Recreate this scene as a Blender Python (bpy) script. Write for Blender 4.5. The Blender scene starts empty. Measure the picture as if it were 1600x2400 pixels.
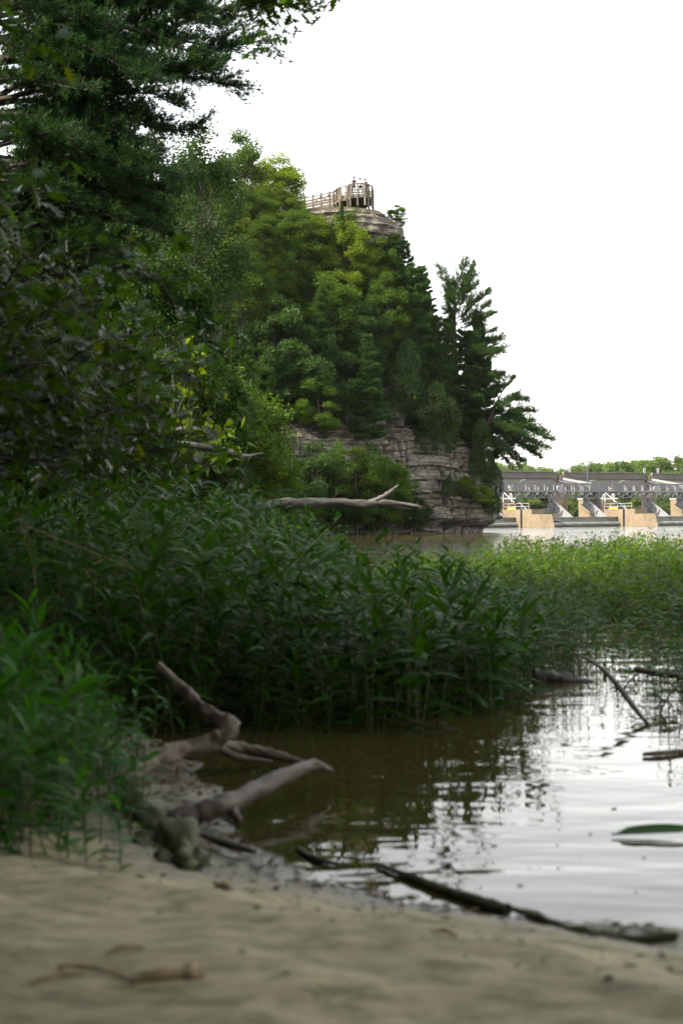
import bpy, math, random
import numpy as np
from mathutils import Matrix, Vector
R = math.radians
rng = np.random.default_rng(7)
random.seed(7)
S = bpy.context.scene
C = S.collection
# ------------------------------------------------------------------ camera
F_PX, CAM_H, HOR, ROLL = 3333.0, 1.2, 1224.0, 0.0087
cam = bpy.data.cameras.new('camera'); co = bpy.data.objects.new('camera', cam); C.objects.link(co)
cam.sensor_fit = 'VERTICAL'; cam.sensor_height = 36; cam.sensor_width = 24; cam.lens = 50
cam.clip_start = 0.05; cam.clip_end = 6000
co.matrix_world = Matrix.Translation((0, 0, CAM_H)) @ Matrix.Rotation(R(90) + math.atan((HOR-1200)/F_PX), 4, 'X') @ Matrix.Rotation(-ROLL, 4, 'Z')
cam.dof.use_dof = True; cam.dof.focus_distance = 130; cam.dof.aperture_fstop = 3.0
S.camera = co
# ------------------------------------------------------------------ sky, sun, exposure
SUN = Vector((-0.95, -0.30, 0.0)).normalized(); SUN_EL = R(40)
w = bpy.data.worlds.new('World'); S.world = w; w.use_nodes = True
nt = w.node_tree; nt.nodes.clear()
sky = nt.nodes.new('ShaderNodeTexSky'); sky.sky_type = 'NISHITA'; sky.sun_disc = False
sky.sun_elevation = SUN_EL; sky.sun_rotation = math.atan2(SUN.x, SUN.y)
sky.air_density = 2.0; sky.dust_density = 0.8; sky.ozone_density = 1.0; sky.altitude = 100
hs = nt.nodes.new('ShaderNodeHueSaturation'); hs.inputs['Saturation'].default_value = 0.15
bg = nt.nodes.new('ShaderNodeBackground'); bg.inputs[1].default_value = 0.15
wo = nt.nodes.new('ShaderNodeOutputWorld')
nt.links.new(sky.outputs[0], hs.inputs['Color']); nt.links.new(hs.outputs[0], bg.inputs[0]); nt.links.new(bg.outputs[0], wo.inputs[0])
sl = bpy.data.lights.new('sun', 'SUN'); so = bpy.data.objects.new('sun', sl); C.objects.link(so)
sl.energy = 4.2; sl.angle = R(0.6); sl.color = (1.0, 0.90, 0.72)
sd = Vector((SUN.x*math.cos(SUN_EL), SUN.y*math.cos(SUN_EL), math.sin(SUN_EL)))
so.rotation_euler = sd.to_track_quat('Z', 'Y').to_euler()
S.view_settings.view_transform = 'Standard'; S.view_settings.look = 'None'; S.view_settings.gamma = 1
S.view_settings.exposure = 1.72; S.view_settings.use_curve_mapping = False
S.render.engine = 'CYCLES'
cy = S.cycles
cy.max_bounces = 6; cy.diffuse_bounces = 3; cy.glossy_bounces = 3; cy.transmission_bounces = 3; cy.transparent_max_bounces = 4
cy.volume_bounces = 0; cy.use_denoising = True
cy.sample_clamp_indirect = 6

def P(px, py, d):
    """photo pixel (1600 x 2400) at depth d metres -> world point"""
    u, v = (px-800)/F_PX, (1200-py)/F_PX
    c, s = math.cos(ROLL), math.sin(ROLL)
    return ((u*c+v*s)*d, d, CAM_H + (-u*s+v*c+(HOR-1200)/F_PX)*d)
# ------------------------------------------------------------------ numpy helpers
def _h(i, j, k):
    n = (i*374761393 + j*668265263 + k*2147483647 + 1013904223).astype(np.int64)
    n = (n ^ (n >> 13))*1274126177 & 0x7fffffff
    return ((n ^ (n >> 16)) & 0xffff)/65535.0
def vn(x, y, z=0.0):
    x, y, z = np.broadcast_arrays(np.asarray(x, float), np.asarray(y, float), np.asarray(z, float))
    i, j, k = np.floor(x).astype(np.int64), np.floor(y).astype(np.int64), np.floor(z).astype(np.int64)
    f, g, h = x-i, y-j, z-k
    f, g, h = f*f*(3-2*f), g*g*(3-2*g), h*h*(3-2*h)
    r = 0
    for a in (0, 1):
        for b in (0, 1):
            for c in (0, 1):
                r = r + _h(i+a, j+b, k+c)*(f if a else 1-f)*(g if b else 1-g)*(h if c else 1-h)
    return r
def fbm(x, y, z=0.0, o=4):
    r, a, t = 0, 0.5, 0
    for q in range(o):
        m = 2.03**q
        r = r + a*vn(np.asarray(x)*m+q*17.1, np.asarray(y)*m+q*5.3, np.asarray(z)*m+q*9.7); t += a; a *= .5
    return r/t
class MB:
    """collects shapes; build() links them as one mesh object"""
    def __init__(s): s.v = []; s.f = []; s.n = 0
    def add(s, V, F, mi=0):
        V = np.asarray(V, float).reshape(-1, 3); F = np.asarray(F, np.int64)
        if F.size: s.f.append((F+s.n, mi))
        s.v.append(V); s.n += len(V)
    def mesh(s, name, mats, smooth=False):
        me = bpy.data.meshes.new(name)
        V = np.concatenate(s.v)
        me.vertices.add(len(V)); me.vertices.foreach_set('co', V.astype(np.float32).ravel())
        L = np.concatenate([f.ravel() for f, _ in s.f]); T = np.concatenate([np.full(len(f), f.shape[1]) for f, _ in s.f])
        M = np.concatenate([np.full(len(f), m) for f, m in s.f])
        me.loops.add(len(L)); me.loops.foreach_set('vertex_index', L.astype(np.int32))
        me.polygons.add(len(T)); me.polygons.foreach_set('loop_start', (np.cumsum(T)-T).astype(np.int32))
        me.polygons.foreach_set('loop_total', T.astype(np.int32)); me.polygons.foreach_set('material_index', M.astype(np.int32))
        me.polygons.foreach_set('use_smooth', np.full(len(T), bool(smooth)))
        for m in (mats if isinstance(mats, (list, tuple)) else [mats]): me.materials.append(m)
        me.update(calc_edges=True); me.validate()
        return me
    def build(s, name, mats, parent=None, smooth=False):
        return link(name, s.mesh(name, mats, smooth), parent)
    # shapes
    def box(s, c, d, rz=0, mi=0, m=None):
        x, y, z = d[0]/2, d[1]/2, d[2]/2
        V = np.array([(a*x, b*y, e*z) for e in (-1, 1) for b in (-1, 1) for a in (-1, 1)])
        if m is not None: V = V @ np.array(m).T
        if rz:
            q, t = math.cos(rz), math.sin(rz); V = np.stack([V[:, 0]*q-V[:, 1]*t, V[:, 0]*t+V[:, 1]*q, V[:, 2]], 1)
        s.add(V+np.array(c), [(0, 2, 3, 1), (4, 5, 7, 6), (0, 1, 5, 4), (2, 6, 7, 3), (0, 4, 6, 2), (1, 3, 7, 5)], mi)
    def bar(s, a, b, w, h=None, mi=0):
        """a rectangular bar from a to b, w wide and h deep"""
        a, b = np.array(a, float), np.array(b, float); h = h or w
        d = b-a; L = np.linalg.norm(d); d /= L
        up = np.array((0, 0, 1.)) if abs(d[2]) < .95 else np.array((0, 1., 0))
        sx = np.cross(d, up); sx /= np.linalg.norm(sx); sz = np.cross(sx, d)
        V = [p+sx*i*w/2+sz*j*h/2 for p in (a, b) for i, j in ((-1, -1), (1, -1), (1, 1), (-1, 1))]
        s.add(V, [(0, 1, 2, 3), (7, 6, 5, 4), (0, 4, 5, 1), (1, 5, 6, 2), (2, 6, 7, 3), (3, 7, 4, 0)], mi)
    def tube(s, pts, rad, n=7, mi=0, rough=0.0, cap=True, seed=0):
        pts = np.array(pts, float); m = len(pts); rad = np.broadcast_to(np.array(rad, float), (m,)).copy()
        t = np.gradient(pts, axis=0); t /= np.linalg.norm(t, axis=1)[:, None]+1e-9
        ref = np.array((0, 0, 1.)) if abs(t[0][2]) < .9 else np.array((1., 0, 0))
        A = np.cross(t, ref); A /= np.linalg.norm(A, axis=1)[:, None]+1e-9; B = np.cross(t, A)
        th = np.linspace(0, 2*np.pi, n, endpoint=False)
        rr = rad[:, None]*(1 + rough*(fbm(np.arange(m)[:, None]*.32+seed, th[None]*1.9, seed*3.1, 3)-.5)*2.6) if rough else np.repeat(rad[:, None], n, 1)
        if rough and n >= 8: rr = rr*(1+rough*.9*(vn(th[None]*4.5+seed, np.arange(m)[:, None]*.16, seed*1.3)-.5)+rough*.5*(vn(th[None]*9, np.arange(m)[:, None]*.5, seed*2.3)-.5))
        V = pts[:, None]+A[:, None]*(np.cos(th)[None, :, None]*rr[..., None])+B[:, None]*(np.sin(th)[None, :, None]*rr[..., None])
        i = np.arange(m-1)[:, None]*n; j = np.arange(n)[None]; k = (j+1) % n
        F = np.stack([i+j, i+n+j, i+n+k, i+k], -1).reshape(-1, 4)
        s.add(V.reshape(-1, 3), F, mi)
        if cap and n > 3:
            for e, o in ((0, 0), (m-1, 1)):
                ring = V[e]; s.add(np.vstack([ring, pts[e][None]]), [(a, (a+1) % n, n) if o else ((a+1) % n, a, n) for a in range(n)], mi)
def link(name, me, parent=None):
    o = bpy.data.objects.new(name, me); C.objects.link(o)
    if parent is not None: o.parent = parent
    return o
def tag(o, label=None, cat=None, group=None, kind=None):
    for k, v in (('label', label), ('category', cat), ('group', group), ('kind', kind)):
        if v: o[k] = v
    return o
def thing(name, label, cat, loc=(0, 0, 0), rz=0.0, group=None):
    o = bpy.data.objects.new(name, None); C.objects.link(o); o.location = loc; o.rotation_euler[2] = rz; o.empty_display_size = .2
    return tag(o, label, cat, group)
def dup(root, loc, rz=None, scale=None, label=None, group=None):
    def cp(o, par):
        c = o.copy(); C.objects.link(c)
        if par is not None: c.parent = par
        for ch in list(o.children): cp(ch, c)
        return c
    r = cp(root, None); r.location = loc
    if rz is not None: r.rotation_euler[2] = rz
    if scale is not None: r.scale = scale
    if label: r['label'] = label
    if group: r['group'] = group
    return r
# ------------------------------------------------------------------ materials
def mat(name):
    m = bpy.data.materials.new(name); m.use_nodes = True; t = m.node_tree
    b = t.nodes['Principled BSDF']; return m, t, b
def N(t, ty, **kw):
    n = t.nodes.new(ty)
    for k, v in kw.items():
        if k in n.inputs: n.inputs[k].default_value = v
        else: setattr(n, k, v)
    return n
def ramp(t, fac, stops):
    r = t.nodes.new('ShaderNodeValToRGB'); e = r.color_ramp.elements
    while len(e) < len(stops): e.new(.5)
    for a, (p, c) in zip(e, stops): a.position = p; a.color = (*c, 1) if len(c) == 3 else c
    t.links.new(fac, r.inputs[0]); return r.outputs[0]
def pos(t, scale=(1, 1, 1), obj=False):
    c = t.nodes.new('ShaderNodeTexCoord') if obj else t.nodes.new('ShaderNodeNewGeometry')
    mp = t.nodes.new('ShaderNodeMapping'); mp.inputs['Scale'].default_value = scale
    t.links.new(c.outputs['Object'] if obj else c.outputs['Position'], mp.inputs[0]); return mp.outputs[0]
def noise(t, vec, scale, detail=4, rough=.55, dist=0):
    n = N(t, 'ShaderNodeTexNoise', Scale=scale, Detail=detail, Roughness=rough, Distortion=dist); t.links.new(vec, n.inputs['Vector']); return n.outputs[0]
def mix(t, fac, a, b, mode='MIX'):
    m = t.nodes.new('ShaderNodeMix'); m.data_type = 'RGBA'; m.blend_type = mode
    for i, x in ((0, fac), (6, a), (7, b)):
        if hasattr(x, 'is_output') or isinstance(x, bpy.types.NodeSocket): t.links.new(x, m.inputs[i])
        else: m.inputs[i].default_value = x if i == 0 else (*x, 1)
    return m.outputs[2]
def bump(t, b, h, strength=.5, dist=.02):
    n = N(t, 'ShaderNodeBump', Strength=strength, Distance=dist); t.links.new(h, n.inputs['Height']); t.links.new(n.outputs[0], b.inputs['Normal']); return n
def leaf_mat(name, a, bb, tr=.3, rough=.55, spec=.12, trc=None, objrand=.25):
    m, t, b = mat(name)
    g = t.nodes.new('ShaderNodeNewGeometry'); oi = t.nodes.new('ShaderNodeObjectInfo')
    col = ramp(t, g.outputs['Random Per Island'], [(0, a), (.7, bb), (.93, tuple(min(1, c*1.4) for c in bb)), (1, (bb[0]*2.3, bb[1]*1.3, bb[2]))])
    n = noise(t, pos(t, (1, 1, 1), True), 6, 2)
    dk = tuple(c*.62 for c in a)
    col = mix(t, .35, col, ramp(t, n, [(.35, dk), (.65, bb)]))
    hsv = t.nodes.new('ShaderNodeHueSaturation'); t.links.new(col, hsv.inputs['Color'])
    mr = N(t, 'ShaderNodeMapRange'); mr.inputs[3].default_value = 1-objrand; mr.inputs[4].default_value = 1+objrand
    t.links.new(oi.outputs['Random'], mr.inputs[0]); t.links.new(mr.outputs[0], hsv.inputs['Value'])
    col = hsv.outputs[0]
    t.links.new(col, b.inputs['Base Color']); b.inputs['Roughness'].default_value = rough; b.inputs['Specular IOR Level'].default_value = spec
    tl = t.nodes.new('ShaderNodeBsdfTranslucent')
    tc = mix(t, 1.0, col, trc or (2.2, 2.0, .7), 'MULTIPLY'); t.links.new(tc, tl.inputs[0])
    ms = t.nodes.new('ShaderNodeMixShader'); ms.inputs[0].default_value = tr
    t.links.new(b.outputs[0], ms.inputs[1]); t.links.new(tl.outputs[0], ms.inputs[2]); t.links.new(ms.outputs[0], t.nodes['Material Output'].inputs[0])
    return m
def plain(name, a, b_, rough=.8, sc=3.0, stretch=(1, 1, 1), obj=True, bmp=.3, bd=.02, spec=.3, metal=0.0, streak=None):
    m, t, b = mat(name)
    n = noise(t, pos(t, stretch, obj), sc, 6, .62)
    col = ramp(t, n, [(.3, a), (.7, b_)])
    if streak:
        n2 = noise(t, pos(t, (3, 3, .25), obj), 2.2, 5, .6); col = mix(t, ramp(t, n2, [(.5, (0, 0, 0)), (.72, (.85,)*3)]), col, streak)
    t.links.new(col, b.inputs['Base Color']); b.inputs['Roughness'].default_value = rough
    b.inputs['Specular IOR Level'].default_value = spec; b.inputs['Metallic'].default_value = metal
    if bmp: bump(t, b, n, bmp, bd)
    return m
M = {}
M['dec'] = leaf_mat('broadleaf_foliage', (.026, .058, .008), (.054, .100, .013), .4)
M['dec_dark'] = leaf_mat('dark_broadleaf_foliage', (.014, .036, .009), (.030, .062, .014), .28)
M['dec_bright'] = leaf_mat('bright_sunlit_foliage', (.048, .088, .008), (.095, .145, .014), .45)  # bright green leaf; sunlight on the upper bluff trees is painted into it
M['far'] = leaf_mat('far_foliage', (.050, .092, .030), (.085, .130, .040), .35)  # distance haze put into a lighter, paler leaf colour
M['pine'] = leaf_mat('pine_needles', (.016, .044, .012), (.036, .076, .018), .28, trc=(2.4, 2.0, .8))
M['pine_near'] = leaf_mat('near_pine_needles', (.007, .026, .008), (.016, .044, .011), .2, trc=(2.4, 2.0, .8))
M['cedar'] = leaf_mat('cedar_needles', (.014, .034, .009), (.028, .054, .012), .22)
M['oak'] = leaf_mat('oak_leaves', (.014, .036, .008), (.028, .060, .011), .38, rough=.36, spec=.34, trc=(3.5, 3.2, .4))
M['vine'] = leaf_mat('vine_leaves', (.014, .042, .005), (.028, .066, .008), .35)
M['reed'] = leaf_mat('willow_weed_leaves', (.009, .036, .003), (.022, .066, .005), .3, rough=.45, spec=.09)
M['reed_sun'] = leaf_mat('sunlit_weed_leaves', (.018, .060, .005), (.074, .140, .012), .45, rough=.5, spec=.15)  # brighter yellow-green copy of the weed leaf, sunlight painted into it
M['near'] = leaf_mat('near_weed_leaves', (.012, .066, .006), (.030, .110, .009), .38, rough=.5, spec=.16)
M['stem'] = plain('green_stem', (.03, .05, .012), (.07, .08, .025), .6, 20, bmp=0)
M['bark'] = plain('bark', (.02, .017, .014), (.07, .06, .05), .9, 14, (1, 1, .2), bmp=.8)
M['deadwood'] = plain('weathered_grey_wood', (.035, .032, .029), (.145, .135, .122), .8, 30, (.12, 1, 1), bmp=.7, bd=.01)
M['driftwood'] = plain('wet_brown_driftwood', (.022, .017, .011), (.10, .078, .05), .6, 9, (1, 1, 1), bmp=.7, bd=.01)
M['driftpale'] = plain('bleached_driftwood', (.03, .023, .015), (.17, .135, .095), .7, 12, bmp=.6, bd=.01)
M['wetwood'] = plain('black_wet_wood', (.008, .007, .005), (.035, .028, .02), .5, 9, bmp=.6)
M['straw'] = plain('dry_straw_wood', (.12, .085, .045), (.34, .25, .14), .85, 20, bmp=.4)
M['mosslog'] = plain('mossy_log_wood', (.03, .034, .014), (.13, .128, .07), .85, 7, bmp=.7, bd=.01)
M['deck'] = plain('weathered_deck_timber', (.06, .048, .036), (.16, .13, .10), .8, 5, (1, 1, .3), bmp=.3)
M['concrete'] = plain('tan_concrete', (.15, .115, .075), (.215, .165, .11), .85, .9, streak=(.085, .065, .042), bmp=.2)
M['concrete_grey'] = plain('grey_concrete', (.085, .08, .07), (.14, .13, .115), .85, .6, streak=(.13, .12, .10), bmp=.2)
M['girder'] = plain('pale_girder_concrete', (.16, .15, .135), (.21, .195, .175), .8, .4, streak=(.33, .30, .27), bmp=.1)
M['steel'] = plain('grey_painted_steel', (.10, .103, .115), (.17, .172, .18), .5, 1.5, bmp=.1, streak=(.14, .10, .08))
M['steel_light'] = plain('pale_painted_steel', (.16, .163, .17), (.24, .243, .255), .5, 1.0, bmp=.1, streak=(.30, .28, .27))
M['steel_dark'] = plain('dark_steel', (.05, .055, .065), (.12, .125, .14), .5, 1.5, bmp=.1)
M['white'] = plain('white_painted_metal', (.3, .3, .29), (.4, .4, .39), .5, 2, bmp=0)
M['yellow'] = plain('yellow_paint', (.5, .4, .05), (.6, .5, .08), .5, 3, bmp=0)
M['roller'] = plain('grey_green_gate_steel', (.13, .14, .125), (.22, .225, .21), .5, .8, bmp=.1, streak=(.08, .075, .06))

def rock_mat():
    m, t, b = mat('layered_sandstone')
    g = t.nodes.new('ShaderNodeNewGeometry')
    n1 = noise(t, pos(t, (.35, .35, 2.6)), 1.3, 8, .68, .3)
    n2 = noise(t, pos(t, (1, 1, 1)), .35, 4, .6)
    n3 = noise(t, pos(t, (1.2, 1.2, .25)), 1.1, 6, .65)
    col = ramp(t, n1, [(.28, (.03, .028, .027)), (.42, (.095, .088, .072)), (.55, (.18, .165, .135)), (.75, (.31, .285, .235))])
    col = mix(t, ramp(t, n3, [(.48, (0, 0, 0)), (.68, (.8,)*3)]), col, (.06, .056, .052))
    col = mix(t, ramp(t, n2, [(.6, (0, 0, 0)), (.7, (.45,)*3)]), col, (.13, .085, .055))
    sep = t.nodes.new('ShaderNodeSeparateXYZ'); t.links.new(g.outputs['Normal'], sep.inputs[0])
    col = mix(t, ramp(t, sep.outputs[2], [(.45, (0, 0, 0)), (.8, (1,)*3)]), col, (.045, .038, .022))
    t.links.new(col, b.inputs['Base Color']); b.inputs['Roughness'].default_value = .9; b.inputs['Specular IOR Level'].default_value = .2
    bump(t, b, n1, .7, .15)
    return m
M['rock'] = rock_mat()
M['soil'] = plain('leaf_litter_soil', (.02, .022, .010), (.05, .048, .02), .95, .6, obj=False, bmp=.4, bd=.1)
def sand_mat():
    m, t, b = mat('damp_sand')
    p = pos(t)
    n1 = noise(t, p, 1.6, 6, .6); n2 = noise(t, pos(t, (1, 2.2, 1)), 7, 6, .7, .4); n3 = noise(t, p, 90, 3, .6)
    col = ramp(t, n1, [(.3, (.29, .25, .145)), (.7, (.42, .365, .215))])
    col = mix(t, ramp(t, n2, [(.46, (0, 0, 0)), (.62, (.8,)*3)]), col, (.125, .11, .048))
    n4 = noise(t, pos(t, (1, 1.8, 1)), 2.6, 5, .6, .8); col = mix(t, ramp(t, n4, [(.52, (0, 0, 0)), (.66, (.55,)*3)]), col, (.15, .135, .06))
    col = mix(t, ramp(t, n3, [(.4, (.25,)*3), (.6, (0, 0, 0))]), col, (.16, .14, .10))
    g = t.nodes.new('ShaderNodeNewGeometry'); sep = t.nodes.new('ShaderNodeSeparateXYZ'); t.links.new(g.outputs['Position'], sep.inputs[0])
    wet = ramp(t, sep.outputs[2], [(.01, (1,)*3), (.10, (0, 0, 0))])
    col = mix(t, wet, col, (.11, .10, .065))
    t.links.new(col, b.inputs['Base Color'])
    ro = ramp(t, wet, [(0, (.9,)*3), (1, (.45,)*3)]); t.links.new(ro, b.inputs['Roughness'])
    bump(t, b, n2, .18, .02)
    return m
M['sand'] = sand_mat()
def water_mat():
    m, t, b = mat('river_water')
    b.inputs['Base Color'].default_value = (.042, .035, .011, 1); b.inputs['Roughness'].default_value = .02; b.inputs['IOR'].default_value = 1.33
    g = t.nodes.new('ShaderNodeNewGeometry'); sep = t.nodes.new('ShaderNodeSeparateXYZ'); t.links.new(g.outputs['Position'], sep.inputs[0])
    a = noise(t, pos(t, (.8, 1.6, 1)), 1.1, 3, .5, .3)          # slow swell
    c = noise(t, pos(t, (1, 1.6, 1)), 1.5, 4, .62, .3)            # wind ripples
    far = N(t, 'ShaderNodeMapRange'); t.links.new(sep.outputs[1], far.inputs[0])
    far.inputs[1].default_value = 18; far.inputs[2].default_value = 55; far.inputs[3].default_value = .02; far.inputs[4].default_value = 1.0
    mul = N(t, 'ShaderNodeMath', operation='MULTIPLY'); t.links.new(c, mul.inputs[0]); t.links.new(far.outputs[0], mul.inputs[1])
    sw = N(t, 'ShaderNodeMath', operation='MULTIPLY'); t.links.new(a, sw.inputs[0]); sw.inputs[1].default_value = .19
    ad = N(t, 'ShaderNodeMath', operation='ADD'); t.links.new(mul.outputs[0], ad.inputs[0]); t.links.new(sw.outputs[0], ad.inputs[1])
    bn = bump(t, b, ad.outputs[0], 1.0, .085)
    nz = N(t, 'ShaderNodeTexNoise', Scale=1.6, Detail=3, Roughness=.6); t.links.new(pos(t, (1, .45, 1)), nz.inputs['Vector'])
    sb = N(t, 'ShaderNodeVectorMath', operation='SUBTRACT'); t.links.new(nz.outputs['Color'], sb.inputs[0]); sb.inputs[1].default_value = (.5, .5, .5)
    fk = N(t, 'ShaderNodeMapRange'); t.links.new(sep.outputs[1], fk.inputs[0]); fk.inputs[1].default_value = 22; fk.inputs[2].default_value = 70; fk.inputs[3].default_value = 0; fk.inputs[4].default_value = .22
    sc_ = N(t, 'ShaderNodeVectorMath', operation='SCALE'); t.links.new(sb.outputs[0], sc_.inputs[0]); t.links.new(fk.outputs[0], sc_.inputs['Scale'])
    fl = N(t, 'ShaderNodeVectorMath', operation='MULTIPLY'); t.links.new(sc_.outputs[0], fl.inputs[0]); fl.inputs[1].default_value = (1, 1, 0)
    av = N(t, 'ShaderNodeVectorMath', operation='ADD'); t.links.new(bn.outputs[0], av.inputs[0]); t.links.new(fl.outputs[0], av.inputs[1])
    nv = N(t, 'ShaderNodeVectorMath', operation='NORMALIZE'); t.links.new(av.outputs[0], nv.inputs[0]); t.links.new(nv.outputs[0], b.inputs['Normal'])
    return m
M['water'] = water_mat()
# ------------------------------------------------------------------ shore and terrain
SH = np.array([(-40, 3.5), (0, 2.6), (3.2, 2.2), (4.1, .95), (4.3, .45), (4.75, -.12), (5.5, -.42), (6.5, -.62), (7.2, -.75), (8.3, -1.25), (10, -1.7), (15, -2.6), (25, -4.2), (40, -5.5), (60, -7), (90, -10), (112, -26), (185, -30), (230, -60), (400, -160)], float)
def xshore(y): return np.interp(y, SH[:, 0], SH[:, 1])
def hland(x, y):
    s = xshore(y)-x
    base = np.clip(s*.30, -1.3, .45)
    k = np.interp(y, [20, 70, 105, 190, 260], [.10, .22, .9, .9, .1]); cap = np.interp(y, [20, 60, 105, 190, 260], [5, 11, 31, 31, 6])
    return base+np.minimum(np.maximum(s-2.5, 0)*k, cap)
def grid(name, xs, ys, zf, m, smooth=True, kind='structure'):
    X, Y = np.meshgrid(xs, ys); Z = zf(X, Y); b = MB(); n = len(xs)
    i = np.arange(len(ys)-1)[:, None]*n+np.arange(n-1)[None]
    b.add(np.stack([X, Y, Z], -1), np.stack([i, i+1, i+n+1, i+n], -1).reshape(-1, 4))
    return tag(b.build(name, m, None, smooth), kind=kind)
grid('ground', np.linspace(-1500, 1500, 31), np.linspace(-600, 2400, 31), lambda x, y: x*0-2.0, M['soil'])
grid('river_water', np.concatenate([np.linspace(-1400, -60, 14), np.linspace(-40, 200, 61), np.linspace(220, 1400, 14)]), np.linspace(-500, 2300, 60), lambda x, y: x*0, M['water'])
def zs(x, y):
    s = xshore(y)-x
    z = np.clip(s*.11, -.25, .16)+.02*np.clip(s-1.2, 0, 3)
    n = fbm(x*1.6, y*2.6, 3.1, 5)-.5
    z = z+n*.04*np.clip(s*2+.6, .2, 1)+(fbm(x*6, y*8, 8.)-.5)*.035
    z = z+.05*np.exp(-((s-.12)/.10)**2)*np.clip(fbm(x*2.2, y*2.2, 9.)*2-.6, 0, 1)
    return z
grid('sand_bank', np.linspace(-4.2, 2.9, 240), np.linspace(.4, 10.5, 300), zs, M['sand'])
def zhill(x, y):
    z = hland(x, y)+(fbm(x*.2, y*.2, 1.)-.5)*.8*np.clip((xshore(y)-x)*.3, 0, 1)
    inside = (x > -3.9) & (y < 10) & (y > .2)
    return np.where(inside, np.minimum(z, -.5), z)
grid('hillside', np.linspace(-170, 8, 120), np.linspace(-60, 330, 240), zhill, M['soil'])
grid('far_bank', np.linspace(-300, 500, 60), np.linspace(322, 900, 30), lambda x, y: np.clip((y-326)*.08, -1.5, 3.0)+0*x, M['soil'])
# cliff promontory: rings of control points lofted and cut into ledges
ctl = {
 -1.5: [(-26,112),(-14,123),(-7,132),(-2,136),(3,139.5),(8,142.5),(11.5,145.5),(13.4,148.5),(14.0,151),(13,155),(9,164),(0,174),(-24,184)],
 .5: [(-26,112),(-14,122.5),(-7,131.5),(-2,135.5),(3,139),(8,142),(11.7,145),(14.0,147.8),(14.6,150.5),(13.8,155),(9,164),(0,174),(-24,184)],
 1.6: [(-26,111),(-14,121.5),(-7,130.5),(-2,134.5),(3,137.8),(8.4,140.8),(12.6,143.8),(15.8,147),(16.6,150),(15.6,155),(10,165),(0,175),(-24,185)],
 5.0: [(-26,111.5),(-14,122),(-7,131),(-2,135),(3,138.4),(8.2,141.6),(12.2,144.6),(15.0,147.6),(15.9,150.5),(14.8,155),(10,165),(0,175),(-24,185)],
 9.3: [(-26,112),(-14,122.6),(-7,131.6),(-2,135.6),(3,139),(8,142.4),(11.6,145.6),(13.7,148.4),(14.6,151.5),(13.6,156),(9,165),(0,175),(-24,185)],
 11.0: [(-26,115),(-14,126),(-7,135),(-2,139),(2.5,142),(6.8,144.4),(10.5,147),(12.8,149.6),(13.4,152.5),(12.4,156),(8,165),(0,174),(-24,184)],
 20.0: [(-28,126),(-16,134),(-9,141),(-4,145),(1,147),(5,148),(8.5,149),(10,151),(10.2,153.5),(9.6,156.5),(6,164),(-1,172),(-25,182)],
 28.6: [(-30,140),(-18,146),(-10,149),(-5,150),(-1,149.6),(2.5,148.9),(5.0,149.6),(6.0,151.2),(6.0,153.5),(5.6,156.5),(3,163),(-4,170),(-26,180)],
 30.2: [(-30,141),(-18,147),(-10,149.6),(-5,149.8),(-1,148.8),(3,147.8),(5.8,148.8),(6.9,150.9),(6.9,153.5),(6.2,156.5),(3,163),(-4,170),(-26,180)],
 32.2: [(-30,142),(-18,148),(-10,150),(-5,149.8),(-1,148.8),(2.8,147.8),(5.4,148.8),(6.5,150.9),(6.5,153.5),(5.8,156.5),(3,163),(-4,170),(-26,180)],
 33.3: [(-30,143),(-18,149),(-10,150.5),(-5,150.0),(-1,149.2),(2.3,148.2),(4.6,149.1),(5.6,150.9),(5.5,153.5),(5.0,156.5),(2,163),(-5,169),(-27,179)],
 34.1: [(-30,144),(-18,149.6),(-10,150.8),(-5,150.2),(-1,149.6),(1.6,148.9),(3.4,149.6),(4.2,151),(4.2,153.5),(3.8,156.5),(1,162),(-6,168),(-28,178)],
 34.55: [(-30,146),(-18,151),(-10,151.5),(-5,151),(-1,150.4),(1.0,150.2),(2.4,150.8),(3.1,151.6),(3.1,153.5),(2.8,156),(0,161),(-7,167),(-28,176)],
 34.7: [(-30,158),(-20,158),(-12,157),(-6,156),(-2,155),(0,154),(.8,154),(1.0,154.2),(1.0,155),(.8,156),(-2,159),(-8,161),(-28,162)]}
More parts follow.
